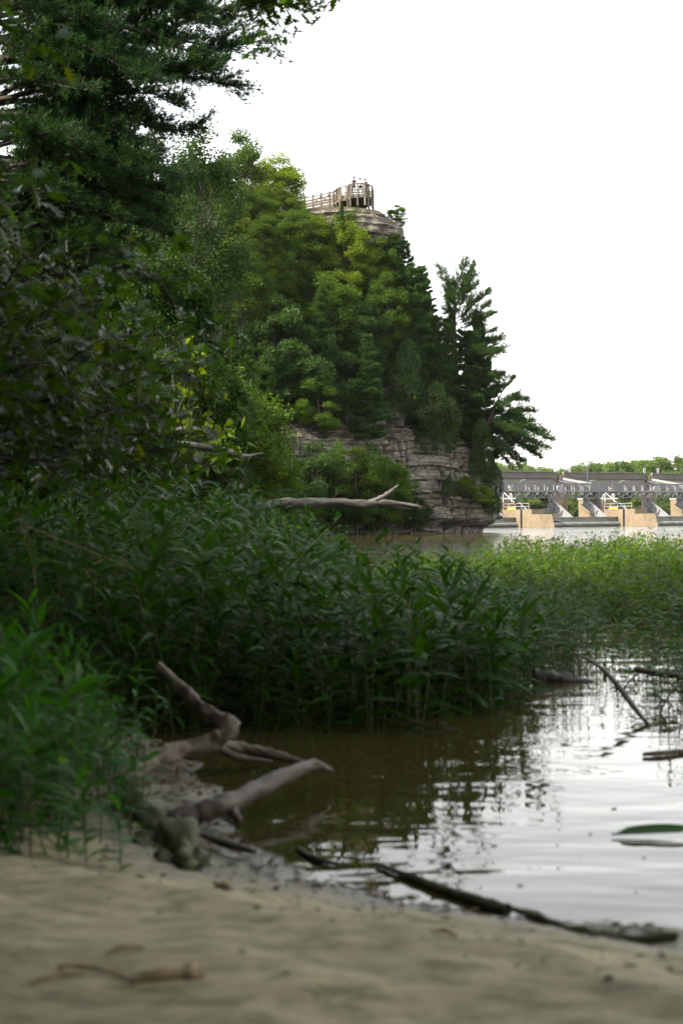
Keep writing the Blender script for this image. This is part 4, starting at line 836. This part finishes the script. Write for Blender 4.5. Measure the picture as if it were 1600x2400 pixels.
for i, (a, b_, lab) in enumerate([((130, 2310), (300, 2345), 'long straw-brown stick on the sand at the bottom edge'), ((240, 2290), (330, 2272), 'thin dry stalk angled on the sand above the brown stick'), ((420, 2335), (462, 2300), 'pale wood chip lying on the sand'), ((60, 2360), (190, 2325), 'dry reed stalk at the bottom corner of the sand'), ((300, 2350), (470, 2330), 'brown crumbling stalk beside the pale wood chip'),
                               ((1010, 2195), (1060, 2215), 'short dark stick on the sand below the water line'), ((500, 2052), (535, 2068), 'reddish bark chip next to the hollow stump')]):
    pa, pb = onwater(*a, .15), onwater(*b_, .15)
    za, zb = float(zs(np.array(pa[0]), np.array(pa[1]))), float(zs(np.array(pb[0]), np.array(pb[1])))
    log('stick' if 'chip' not in lab else 'wood_chip', lab, 'stick' if 'chip' not in lab else 'wood chip', [(pa[0], pa[1], za+.004), ((pa[0]+pb[0])/2, (pa[1]+pb[1])/2, (za+zb)/2+.012), (pb[0], pb[1], zb+.004)], [.003, .006, .003] if 'chip' not in lab else [.010, .016, .008], M['straw'], 6, .5, 50+i)
# crumpled drink can and its rusty lid end
def can():
    c = P(500, 1838, 6.7); o = thing('bottle', 'crumpled pale plastic bottle with a reddish band lying on the sand', 'bottle', (c[0], c[1], c[2]-.03)); o.rotation_euler = (0, R(82), R(18))
    lil = plain('pale_lilac_plastic', (.28, .28, .36), (.40, .40, .48), .3, 8, bmp=.3); red = plain('reddish_label', (.16, .045, .03), (.25, .08, .05), .5, 8, bmp=.1); blk = plain('dark_cap', (.015, .012, .01), (.03, .02, .018), .5, 8, bmp=0)
    b = MB(); b.tube([(0, 0, z) for z in (-.10, -.095, -.07, 0, .05, .07, .10)], [.02, .031, .033, .031, .03, .02, .012], 14, rough=.12, seed=4); b.build('body', lil, o, True)
    b = MB(); b.tube([(0, 0, z) for z in (-.05, -.02, .02)], [.0345, .034, .033], 14, rough=.10, seed=4); b.build('label_band', red, o, True)
    b = MB(); b.tube([(0, 0, -.15), (0, 0, -.125), (0, 0, -.10)], [.018, .035, .034], 12); b.build('base', blk, o, True)
can()
# floating leaf
def float_leaf():
    p = onwater(1530, 1960); o = thing('floating_leaf', 'long green leaf floating on the bright water', 'leaf', (p[0], p[1], .006)); b = MB(); b.add(*[(lambda q: (q.v[0], q.f[0][0]))(leaf_strip(.34, .075, -.04, 8))][0])
    me = b.build('blade', M['near'], o, True); me.location = (-.15, 0, .012); me.rotation_euler = (R(14), 0, 0)
    s = MB(); s.tube([(-.17, 0, .006), (-.155, 0, .006), (.1, 0, .012)], [.004, .004, .002], 5); s.build('midrib', M['stem'], o)
float_leaf()
# small dark debris on water and sand: bark bits as separate things
rd = random.Random(77)
me_bits = []
for k in range(3):
    b = MB(); b.tube([(-.5, 0, 0), (-.2, .08, .04), (.2, -.05, .05), (.5, .04, 0)], [.12, .3, .26, .08], 7, rough=.4, seed=k); me_bits.append(b.mesh('bark_bit', M['driftwood'], True))
def bit(px, py, sz, lab, grp, cat, z=None):
    q = onwater(px, py, .0 if z is None else z); zz = float(zs(np.array(q[0]), np.array(q[1])))
    o = link('bark_bit' if cat == 'bark' else 'clod', me_bits[rd.randrange(3)]); o.location = (q[0], q[1], max(zz, .0)+.003); s = sz*q[1]/F_PX*rd.uniform(.4, .9); o.scale = (s, s*rd.uniform(.15, .6), s*.3); o.rotation_euler[2] = rd.uniform(0, 6); tag(o, lab, cat, grp)
for px, py, sz in [(960, 1990, 26), (1210, 2075, 30), (1230, 2035, 16), (1350, 2010, 18), (1500, 2010, 22), (1480, 2090, 30), (1375, 1955, 28), (1430, 1895, 22), (1150, 1982, 40), (1270, 1840, 60), (1440, 2040, 18), (1100, 1950, 16), (900, 1945, 24)]:
    bit(px, py, sz, 'small dark bark bit floating on the bright water', 'bark bits floating on the water', 'bark')
for px, py, sz in [(520, 2115, 30), (690, 2095, 34), (830, 2120, 40), (250, 2145, 26), (365, 2165, 30), (420, 2245, 24), (120, 2205, 20), (760, 2090, 24), (1080, 2290, 46), (1200, 2320, 34), (1260, 2110, 30), (870, 2150, 30), (60, 2300, 22), (560, 2300, 30), (660, 2360, 30), (700, 2070, 26), (640, 2050, 30), (1390, 2330, 40), (1520, 2370, 40), (980, 2250, 24)]:
    bit(px, py, sz, 'small dark clod on the blurred sand', 'clods scattered on the sand', 'clod', .12)
def litter():
    r = np.random.default_rng(66); n = 2600; y = r.uniform(3.2, 8.2, n); s_ = np.abs(r.normal(size=n))*.16-.02; k = r.uniform(0, 1, n) < .35; s_ = np.where(k, r.uniform(0, 1.6, n), s_); x = xshore(y)-s_
    z = zs(x, y)+.004; V, F = leaf_cards(np.stack([x, y, np.maximum(z, .004)], 1), r.uniform(.012, .045, n), up=3, aspect=.5, r=r); V[:, 2] = np.repeat(np.maximum(z, .004), 4)+(V[:, 2]-np.repeat(np.maximum(z, .004), 4))*.25
    b = MB(); b.add(V, F); o = b.build('leaf_litter', leaf_mat('dead_leaf_litter', (.02, .015, .008), (.075, .055, .028), .05, rough=.8)); tag(o, 'scattered dead leaves and bark crumbs washed along the waterline', 'litter', kind='stuff')
litter()
# ------------------------------------------------------------------ lookout deck on the rock
def lookout():
    o0 = np.array(P(830, 488, 150)); o = thing('lookout_deck', 'weathered timber lookout platform with people on top of the rock', 'viewing platform', o0)
    zf = 35.65-o0[2]
    V = [(x-o0[0], y-o0[1]) for x, y in [(-.55, 152.6), (.1, 150.6), (.95, 150.2), (1.2, 149.2), (2.75, 148.9), (3.5, 150.2), (3.7, 152.4), (2.8, 154.4), (.6, 155.2), (-.6, 154.2)]]
    b = MB(); b.add([(x, y, zf-.06) for x, y in V]+[(x, y, zf-.16) for x, y in V], [tuple(range(10))]); b.add([(x, y, zf-.16) for x, y in V], [tuple(range(9, -1, -1))]); 
    b.build('deck_frame', M['deck'], o)
    # floor boards
    for q in np.arange(-.5, 3.6, .30):
        ys = []
        for a in range(10):
            (x1, y1), (x2, y2) = V[a], V[(a+1) % 10]
            xx = q-o0[0]
            if (x1-xx)*(x2-xx) < 0: ys.append(y1+(y2-y1)*(xx-x1)/(x2-x1))
        if len(ys) == 2:
            m = MB(); m.box((q-o0[0], sum(ys)/2, zf-.03), (.27, abs(ys[0]-ys[1]), .05)); m.build('plank', M['deck'], o)
    post = MB(); post.box((0, 0, -.05), (.16, .16, 2.35)); pm = post.mesh('post', M['deck'])
    slat = MB(); slat.box((0, 0, .38), (.15, .06, 1.32)); sm = slat.mesh('slat', M['deck'])
    for a in range(10):
        (x1, y1), (x2, y2) = V[a], V[(a+1) % 10]; L = math.hypot(x2-x1, y2-y1); rz = math.atan2(y2-y1, x2-x1)
        link_p = link('post', pm, o); link_p.location = (x1, y1, zf+.0); link_p.rotation_euler[2] = rz
        for s in (-1, 1):
            sl_ = link('slat', sm, o); u = .2; px_, py_ = (x1+(x2-x1)*u/L, y1+(y2-y1)*u/L) if s > 0 else (x2-(x2-x1)*u/L, y2-(y2-y1)*u/L)
            n_ = (math.sin(rz)*.09, -math.cos(rz)*.09); sl_.location = (px_+n_[0], py_+n_[1], zf+.02); sl_.rotation_euler[2] = rz
        if L > 1.4:
            sl_ = link('slat', sm, o); sl_.location = ((x1+x2)/2+math.sin(rz)*.09, (y1+y2)/2-math.cos(rz)*.09, zf+.02); sl_.rotation_euler[2] = rz
            lp = link('post', pm, o); lp.location = ((x1+x2)/2, (y1+y2)/2, zf); lp.rotation_euler[2] = rz
        for zz, h, nm in ((1.10, .09, 'top_rail'), (.42, .12, 'lower_rail'), (.16, .14, 'lower_rail'), (-.24, .30, 'fascia_beam')):
            m = MB(); m.bar((x1, y1, zf+zz), (x2, y2, zf+zz), .14 if nm == 'top_rail' else .06, h); m.build(nm, M['deck'], o)
    return o
lookout()
def boardwalk():
    d = 153.; pts = [(x, *P(x, y, dd_)[1:]) for x, y, dd_ in ()]
    o0 = np.array(P(740, 490, d)); o = thing('boardwalk', 'timber boardwalk with slatted rails leading from the trees to the lookout', 'boardwalk', o0)
    for side in (0, 1):
        prev = None
        for k in range(6):
            px = 788-k*19.5; zt = P(px, 447+k*1.6, d)[2]; x = P(px, 0, d+side*1.8+k*.5)[0]; y = d+side*1.8+k*.5; c = np.array((x, y, zt))-o0
            m = MB(); m.box(c+(0, 0, -.85), (.19, .19, 1.9)); m.build('post', M['deck'], o)
            m = MB(); m.box(c+(0, 0, .13), (.26, .26, .06)); m.build('post_cap', M['deck'], o)
            if prev is not None:
                for zz in (-.02, -.36, -.66, -.93):
                    m = MB(); m.bar(prev+(0, -.1, zz), c+(0, -.1, zz), .05, .13); m.build('rail', M['deck'], o)
                m = MB(); m.bar(prev+(0, 0, -1.35), c+(0, 0, -1.35), .06, .34); m.build('side_beam', M['deck'], o)
                if side == 0 and k in (2, 3): m = MB(); m.bar(prev+(0, -.16, -.1), c+(0, -.16, -.85), .05, .12); m.build('brace', M['deck'], o)
                if side == 1:
                    for f in np.linspace(0, .9, 8):
                        q = prev*(1-f)+c*f; m = MB(); m.box(q+(0, -.9, -1.17), (.10, 1.7, .04)); m.build('plank', M['deck'], o)
            prev = c
boardwalk()
# ------------------------------------------------------------------ people
skin = plain('skin', (.30, .17, .12), (.40, .24, .17), .6, 6, bmp=0)
def cloth(n, c): return plain(n, tuple(v*.8 for v in c), c, .9, 6, bmp=.1)
def skinned(name, verts, edges, radii, m, parent=None, sub=1):
    me = bpy.data.meshes.new(name); me.from_pydata(verts, edges, []); me.materials.append(m); o = bpy.data.objects.new(name, me); C.objects.link(o)
    if parent is not None: o.parent = parent
    md = o.modifiers.new('skin', 'SKIN'); me.skin_vertices[0] if me.skin_vertices else None
    if not me.skin_vertices: me.attributes  # layer is made by the modifier below
    bmake(me, radii); md.use_smooth_shade = True
    s = o.modifiers.new('sub', 'SUBSURF'); s.levels = sub; s.render_levels = sub; return o
def bmake(me, radii):
    import bmesh
    bm = bmesh.new(); bm.from_mesh(me); lay = bm.verts.layers.skin.verify(); bm.verts.ensure_lookup_table()
    for v, r_ in zip(bm.verts, radii): v[lay].radius = (r_, r_) if not isinstance(r_, tuple) else r_
    bm.verts[0][lay].use_root = True
    bm.to_mesh(me); bm.free()
def person(label, loc, rz, H, top, bottom, hairc, pose, longhair=False, shorts=True):
    s = H/1.75
    o = None
    ax = pose.get('lean', .12); sh = (0, ax*1.0, 1.44); hip = (0, 0, .95)
    v = [hip, (0, ax*.3, 1.15), (0, ax*.75, 1.34), (0, ax*1.05, 1.47), (0, ax*1.25, 1.55), (0, ax*1.5+.02, 1.66), (0, ax*1.5+.02, 1.74),
         (.10, 0, .90), (.12, .03, .50), (.13, -.02, .10), (.13, .12, .04), (-.10, 0, .90), (-.12, -.03, .50), (-.13, -.06, .10), (-.13, .08, .04),
         (.19, ax*.95, 1.42), (.26, ax+.06, 1.16), (.16, ax+.30, 1.10), (.10, ax+.36, 1.10), (-.19, ax*.95, 1.42), (-.26, ax+.06, 1.16), (-.16, ax+.30, 1.10), (-.10, ax+.36, 1.10)]
    e = [(0, 1), (1, 2), (2, 3), (3, 4), (4, 5), (5, 6), (0, 7), (7, 8), (8, 9), (9, 10), (0, 11), (11, 12), (12, 13), (13, 14), (2, 15), (15, 16), (16, 17), (17, 18), (2, 19), (19, 20), (20, 21), (21, 22)]
    r_ = [.13, .115, .13, .07, .05, .095, .07, .09, .06, .04, .035, .09, .06, .04, .035, .055, .04, .032, .03, .055, .04, .032, .03]
    if pose.get('up'): v[16] = (.30, ax+.02, 1.20); v[17] = (.20, ax+.20, 1.30); v[18] = (.12, ax+.28, 1.42)
    o = skinned('person', [(a*s, b*s, c*s) for a, b, c in v], e, [q*s for q in r_], skin); o.location = loc; o.rotation_euler[2] = rz; tag(o, label, 'person', )
    g = 1.16
    sv = [v[0], v[1], v[2], v[3], v[15], v[16], v[19], v[20]]; ve = [(0, 1), (1, 2), (2, 3), (2, 4), (4, 5), (2, 6), (6, 7)]
    sv[5] = tuple((np.array(v[15])+np.array(v[16]))*.5); sv[7] = tuple((np.array(v[19])+np.array(v[20]))*.5)
    skinned('shirt', [(a*s, b*s, c*s) for a, b, c in sv], ve, [q*s*g for q in (.13, .125, .14, .08, .07, .055, .07, .055)], top, o)
    k1 = tuple(np.array(v[7])*.35+np.array(v[8])*.65) if shorts else v[9]; k2 = tuple(np.array(v[11])*.35+np.array(v[12])*.65) if shorts else v[13]
    skinned('shorts' if shorts else 'trousers', [(a*s, b*s, c*s) for a, b, c in (v[0], v[7], k1, v[11], k2)], [(0, 1), (1, 2), (0, 3), (3, 4)], [q*s for q in (.145, .11, .08 if shorts else .055, .11, .08 if shorts else .055)], bottom, o)
    hd = np.array(v[5]); hv = [tuple(hd+(0, -.03, .07)), tuple(hd+(0, .02, .10)), tuple(hd+(0, -.07, -.01))] + ([tuple(hd+(0, -.09, -.16)), tuple(hd+(0, -.08, -.28))] if longhair else [])
    skinned('hair', [(a*s, b*s, c*s) for a, b, c in hv], [(i, i+1) if i != 1 else (0, 2) for i in range(len(hv)-1)], [.10*s, .075*s, .085*s]+([.09*s, .06*s] if longhair else []), hairc, o)
    return o
blk = cloth('black_cotton', (.02, .02, .022)); wht = cloth('white_cotton', (.7, .68, .66)); gry = cloth('grey_trousers', (.12, .13, .15)); brn = cloth('brown_hair', (.06, .035, .02)); dk = cloth('dark_hair', (.015, .012, .01))
person('man in a black t-shirt leaning on the lookout rail, farthest from the river', (1.62, 149.45, 35.65), R(180), 1.80, blk, gry, brn, {'lean': .10}, False, True)
person('woman with dark hair and a white top standing between two people in black', (2.28, 149.5, 35.65), R(170), 1.68, wht, blk, dk, {'lean': .12}, True, True)
person('person in black shirt resting an arm on the rail corner nearest the river', (2.92, 150.0, 35.65), R(150), 1.70, blk, gry, dk, {'lean': .14, 'up': True}, False, False)
person('person in dark clothes seated behind the boardwalk rail', (P(784, 450, 154.4)[0], 154.4, 34.95), R(180), 1.60, gry, blk, dk, {'lean': .2}, False, False)
# ------------------------------------------------------------------ dam: piers, gates, service bridge, road bridge
A_ = math.atan2(.49, .87); U = np.array((math.cos(A_), math.sin(A_), 0)); Wn = np.array((-math.sin(A_), math.cos(A_), 0))
PN = np.array((*(((1521-800)/F_PX*270), 270), 0.)); PITCH = 24.6
def piers():
    o = thing('dam_pier', '', 'dam pier', (0, 0, 0), A_)
    b = MB(); y0 = 0
    # low front block with sloped nose
    V = [(0, 1.2, 0), (1.5, -1.2, 0), (3, 1.2, 0), (3, 4.2, 0), (0, 4.2, 0)]; T_ = [(0, 2.0, 2.35), (1.5, .2, 2.35), (3, 2.0, 2.35), (3, 4.2, 2.35), (0, 4.2, 2.35)]
    b.add([(x, y, z-1.5 if False else -1.5) for x, y, z in V]+T_, [(0, 1, 6, 5), (1, 2, 7, 6), (2, 3, 8, 7), (4, 0, 5, 9)]); b.add(T_, [(0, 1, 2, 3, 4)]); b.build('nose', M['concrete'], o)
    b = MB(); b.box((1.5, 5.6, .9), (3, 2.8, 4.8)); b.build('front_block', M['concrete'], o)          # 4.2..7.0
    b = MB(); b.box((1.5, 7.35, .85), (2.2, .7, 4.7)); b.build('gate_slot', M['steel_dark'], o)
    b = MB(); b.box((1.5, 10.6, .9), (3, 5.8, 4.8)); b.build('body_wall', M['concrete'], o)           # 7.7..13.5
    b = MB(); b.box((1.5, 17.3, 1.95), (3.2, 7.6, 6.9)); b.build('tower_block', M['concrete'], o)
    b = MB(); b.box((1.5, 17.3, 5.5), (3.5, 7.9, .2)); b.build('cap', M['white'], o)
    b = MB(); b.box((-.35, 14.6, 3.4), (.5, .55, 6.9)); b.build('steel_column', M['steel_dark'], o)
    for z in (4.0, 4.55):
        b = MB(); b.bar((.15, 5.2, z-.15), (.15, 13.3, z-.15), .07); b.build('railing', M['white'], o)
    for y in (5.2, 7.4, 9.4, 11.4, 13.3):
        b = MB(); b.bar((.15, y, 3.3), (.15, y, 4.42), .07); b.build('rail_post', M['white'], o)
    for y in (10.2, 12.9):
        b = MB(); b.tube([(-.3, y-.35, 4.7), (-.3, y-.35, 6.0), (-.3, y-.2, 6.25), (-.3, y+.1, 6.25), (-.3, y+.3, 6.0), (-.3, y+.3, 5.2)], .12, 7); b.build('vent_pipe', M['white'], o)
    b = MB(); b.bar((-.2, 8.8, 5.35), (-.2, 13.4, 5.35), .18, .12); b.build('walkway_beam', M['white'], o)
    b = MB(); b.bar((-.2, 9.2, 4.6), (-.2, 12.6, 6.6), .12); b.build('brace', M['white'], o)
    b = MB(); b.bar((.3, 9.5, 3.5), (.3, 12, 3.5), .2, .3); b.build('kick_plate', M['yellow'], o)
    return o
p0_ = piers(); labs = {-1: 'tan dam pier partly hidden behind the tip of the cliff', 0: 'tan dam pier in the middle of the picture side, with steel column', 1: 'tan dam pier cut by the picture edge'}
labs = {1: 'tan concrete dam pier hidden behind the cliff tip at its inland end', 2: 'tan concrete dam pier with a dark steel column, in full view between two gates', 3: 'tan concrete dam pier at the outer picture edge'}
p0_.location = PN; p0_['label'] = labs[2]
for k in (0, 1, 3, 4):
    dup(p0_, PN+U*PITCH*(k-2), label=labs.get(k, 'tan concrete dam pier behind the rock of the bluff' if k == 0 else 'tan concrete dam pier beyond the outer picture edge'), group=None)
def gate():
    o = thing('dam_gate', '', 'dam gate', (0, 0, 0), A_); x0, x1 = 3.02, PITCH-.02
    b = MB(); b.box(((x0+x1)/2, 9.5, .5), (x1-x0, .35, 2.4)); b.build('skin_plate', M['roller'], o)
    b = MB(); b.tube([(x0, 8.8, .42), ((x0+x1)/2, 8.8, .42), (x1, 8.8, .42)], .42, 12); b.build('roller', M['roller'], o, True)
    b = MB(); b.box(((x0+x1)/2, 9.4, 1.78), (x1-x0, .7, .12)); b.build('top_flange', M['steel_light'], o)
    for xx in (5.0, 13.8, 22.4):
        a, c = np.array((xx, 16.9, 5.0)), np.array((xx, 9.4, .9)); dd_ = (c-a)/np.linalg.norm(c-a); n_ = np.array((0, -dd_[2], dd_[1]))
        b = MB(); b.add([a+n_*.75, a-n_*.75, c-n_*.55, c+n_*.55]+[q+np.array((.12, 0, 0)) for q in (a+n_*.75, a-n_*.75, c-n_*.55, c+n_*.55)], [(0, 1, 2, 3), (7, 6, 5, 4), (0, 3, 7, 4), (1, 5, 6, 2), (0, 4, 5, 1), (3, 2, 6, 7)]); b.build('arm_web', M['steel_light'], o)
        for s, h in ((1, .78), (-1, .78)):
            b = MB(); b.bar(a+n_*s*h, c+n_*s*(h-.2), .6, .12); b.build('arm_flange', M['steel_light'], o)
        for f in (.25, .55, .85):
            q = a*(1-f)+c*f; b = MB(); b.bar(q+n_*.7, q-n_*.7, .4, .08); b.build('stiffener', M['steel_light'], o)
        b = MB(); b.bar((xx+.06, 16.6, 5.0), (xx+.06, 16.6, 6.6), .5, .5); b.build('hanger', M['white'], o)
        b = MB(); b.bar(a+n_*1.5, c+n_*1.4, .06, .06); b.build('handrail', M['white'], o)
    b = MB(); b.box(((x0+x1)/2, 15.5, 3.1), (4.6, 1.0, .9)); b.build('counterweight', M['steel'], o)
    b = MB(); b.bar((x0+4, 9.2, 1.4), (x0+7.4, 8.9, 1.0), .9, .12); b.build('strut_plate', M['steel_light'], o)
    return o
g0 = gate(); g0.location = PN; g0['label'] = 'grey steel dam gate reaching the outer picture edge'
for k, l in ((0, 'grey steel dam gate hidden behind the cliff'), (1, 'grey steel dam gate with white lifting arms in the bay next to the cliff'), (3, 'grey steel dam gate beyond the outer pier')): dup(g0, PN+U*PITCH*(k-2), label=l)
def service():
    o = thing('service_bridge', 'grey steel lattice service bridge resting on the dam piers', 'truss bridge', PN, A_)
    X0, X1 = -3*PITCH, 2*PITCH; yy = (14.8, 18.2); zt, zm, zb = 8.4, 6.95, 5.65
    for y in yy:
        for z, hh, nm in ((zt, .22, 'top_chord'), (zm, .24, 'middle_chord'), (zb, .14, 'bottom_chord')):
            b = MB(); b.bar((X0, y, z), (X1, y, z), .2, hh); b.build(nm, M['steel'] if nm != 'middle_chord' else M['steel_light'], o)
    pv = MB(); pv.bar((0, 0, zm), (0, 0, zt), .2, .2); pm = pv.mesh('post', M['steel_light']); st = PITCH/11
    dv = MB(); dv.bar((0, 0, zt), (st*.85, 0, zm), .13, .13); dm = dv.mesh('diagonal', M['steel'])
    d2 = MB(); d2.bar((0, 0, zm), (st*.5, 0, zb), .1, .1); d2m = d2.mesh('lattice_bar', M['steel']); d3 = MB(); d3.bar((st*.5, 0, zb), (st, 0, zm), .1, .1); d3m = d3.mesh('lattice_bar', M['steel'])
    n = int((X1-X0)/st)
    for j, y in enumerate(yy):
        for i in range(n):
            x = X0+i*st+j*.5*st
            if x > X1-st: continue
            for nm, me in (('post', pm), ('diagonal', dm), ('lattice_bar', d2m), ('lattice_bar', d3m)): l = link(nm, me, o); l.location = (x, y, 0)
    b = MB(); b.box(((X0+X1)/2, 16.5, zm-.25), (X1-X0, 3.0, .12)); b.build('walkway', M['steel_dark'], o)
    for k in range(-3, 2):
        x = k*PITCH+1.5
        b = MB(); b.box((x-1.6, 14.5, 7.6), (4.6, .12, 1.5)); b.build('machinery_panel', M['steel'], o)
        b = MB(); b.box((x+3.0, 14.5, 7.6), (2.6, .12, 1.5)); b.build('machinery_panel', M['steel'], o)
        b = MB(); b.box((x, 16.5, 6.2), (3.0, 3.4, 1.2)); b.build('bearing_frame', M['steel_dark'], o)
        b = MB(); b.bar((x+.6, 14.3, 7.05), (x+2.0, 14.3, 7.05), .1, .12); b.build('guard_rail', M['yellow'], o)
        b = MB(); b.tube([(x-11.6, 14.2, 7.3), (x-11.6, 14.6, 7.3)], .75, 14); b.build('gear_housing', M['steel_light'], o)
        for q in range(9):
            xx = x-21+q*2.2; b = MB(); b.box((xx, 14.9, 6.45), (.5, .3, .5)); b.build('bracket', M['steel_light'], o)
        for q in (-3.4, 4.4):
            b = MB(); b.tube([(x+q-.7, 14.6, 8.5), (x+q-.5, 14.6, 8.85), (x+q, 14.5, 9.05), (x+q+.5, 14.4, 9.0)], [.06, .06, .13, .1], 6); b.build('lamp_arm', M['steel_light'], o)
service()
def roadbridge():
    o = thing('road_bridge', 'pale concrete girder bridge with a dark parapet above the dam', 'bridge', PN, A_); Y = 34.
    for k in range(-4, 3):
        xa, xb = k*PITCH+6.2, (k+1)*PITCH+4.6
        b = MB(); b.box(((xa+xb)/2, Y, 10.75), (xb-xa, .5, 1.3)); b.build('parapet', M['concrete_grey'], o)
        b = MB(); b.box(((xa+xb)/2, Y-.1, 11.45), (xb-xa, .75, .12)); b.build('coping', M['girder'], o)
        b = MB(); b.box(((xa+xb)/2, Y+.45, 8.9), (xb-xa, .5, 2.4)); b.build('girder', M['girder'], o)
        b = MB(); b.box(((xa+xb)/2, Y+2.5, 10.0), (xb-xa, 4.5, .3)); b.build('deck_slab', M['concrete_grey'], o)
        xc = xb+.95
        b = MB(); b.box((xc, Y+.2, 4.6), (1.5, 3.2, 9.2)); b.build('column', M['concrete'], o)
        b = MB(); b.box((xc, Y-.2, 10.0), (1.55, 1.4, 1.6)); b.build('column_head', M['concrete'], o)
        b = MB(); b.box((xc-.1, Y-.93, 10.1), (.7, .1, .8)); b.build('opening_shade_plate', M['steel_dark'], o)  # dark plate on the face stands for the shaded opening
        b = MB(); b.bar((xc, Y-1.0, 10.0), (xc+2.0, 19.0, 7.6), .5, .45); b.build('hoist_beam', M['steel_light'], o)
        b = MB(); b.bar((xc-1.2, Y-1.0, 9.6), (xc+.8, 19.0, 7.2), .25, .3); b.build('hoist_strut', M['steel_dark'], o)
        for q in (-1.9, -1.5, 2.0, 2.4):
            b = MB(); b.bar((xc+q, Y-.4, 11.2), (xc+q, Y-.4, 12.6), .11, .11); b.build('post', M['white'], o)
roadbridge()
def pole():
    q = PN+U*(-2.2)+Wn*16.5; p = P(1376, 1134, q[1]); o = thing('utility_pole', 'thin dark pole with a short crossarm standing on the service bridge', 'pole', (p[0]*1.0, p[1], 8.4)); b = MB(); b.bar((0, 0, 0), (0, 0, 3.4), .2); b.build('mast', M['steel_dark'], o)
    b = MB(); b.bar((-.4, 0, 3.2), (.4, 0, 3.2), .06); b.build('crossarm', M['steel_dark'], o)
pole()
# far building and far woods
def building():
    p = P(1373, 1100, 620); o = thing('building', 'pale grey flat-topped building rising behind the far trees', 'building', (p[0], p[1], 0)); gm = plain('hazy_grey_wall', (.45, .47, .5), (.5, .52, .55), .9, .1, bmp=0)
    b = MB(); b.box((0, 0, 13.5), (5.8, 8, 27)); b.build('wall', gm, o); b = MB(); b.box((0, 0, 27.15), (6.1, 8.3, .3)); b.build('roof', gm, o)
    b = MB(); b.bar((1.6, 0, 27.3), (1.6, 0, 31), .15); b.build('antenna', M['steel'], o)
building()
rt = random.Random(21)
for i in range(120):
    y = rt.uniform(372, 470); px = rt.uniform(1080, 1720); x = (px-800)/F_PX*y
    topy = np.interp(px, [1100, 1170, 1250, 1320, 1400, 1480, 1560, 1700], [1090, 1084, 1088, 1090, 1080, 1076, 1060, 1058])+rt.uniform(-4, 12)
    h = (HOR-ROLL*(px-800)-topy)/F_PX*y+CAM_H-2
    plant_tree('far%d' % rt.randrange(3), (x, y, 2.2), h*rt.uniform(.55, .8), h, 'hazy green tree in the far wood behind the dam', group='trees of the far wood')
for i in range(46):
    y = rt.uniform(334, 362); px = rt.uniform(1120, 1720); x = (px-800)/F_PX*y; h = rt.uniform(4.5, 8.5)
    plant_tree('far%d' % rt.randrange(3), (x, y, .6), h*.95, h, 'lower leafy tree seen under the bridge decks', group='trees seen under the bridges')
def gull():
    p = P(836, 320, 190); o = thing('bird', 'tiny bird flying in the open sky above the lookout', 'bird', p); b = MB(); b.tube([(-.16, 0, 0), (-.05, 0, .01), (.08, 0, .01), (.18, 0, 0)], [.01, .05, .05, .015], 7); b.build('body', M['steel_dark'], o, True)
    for s in (-1, 1):
        b = MB(); b.add([(.08, 0, .02), (-.06, 0, .02), (-.02, s*.25, .10), (.05, s*.25, .10), (-.06, s*.48, .04)], [(0, 1, 2, 3), ]); b.add([(-.02, s*.25, .10), (.05, s*.25, .10), (-.06, s*.48, .04)], [(0, 1, 2)]); b.build('wing', M['steel_dark'], o)
gull()
# the air: thin summer haze
def haze():
    b = MB(); b.box((0, 900, 33.5), (3200, 3200, 77)); m = bpy.data.materials.new('haze_air'); m.use_nodes = True; t = m.node_tree; t.nodes.clear()
    v = t.nodes.new('ShaderNodeVolumePrincipled'); v.inputs['Color'].default_value = (.9, .94, 1, 1); v.inputs['Density'].default_value = HAZE; v.inputs['Anisotropy'].default_value = .3
    t.links.new(v.outputs[0], t.nodes.new('ShaderNodeOutputMaterial').inputs['Volume']); tag(b.build('haze', m), kind='stuff')
HAZE = .000035
haze()
print('TRIS', sum(sum(len(p.vertices)-2 for p in m.polygons) if len(m.polygons) < 100 else len(m.polygons)*2 for m in bpy.data.meshes), 'objects', len(bpy.data.objects))
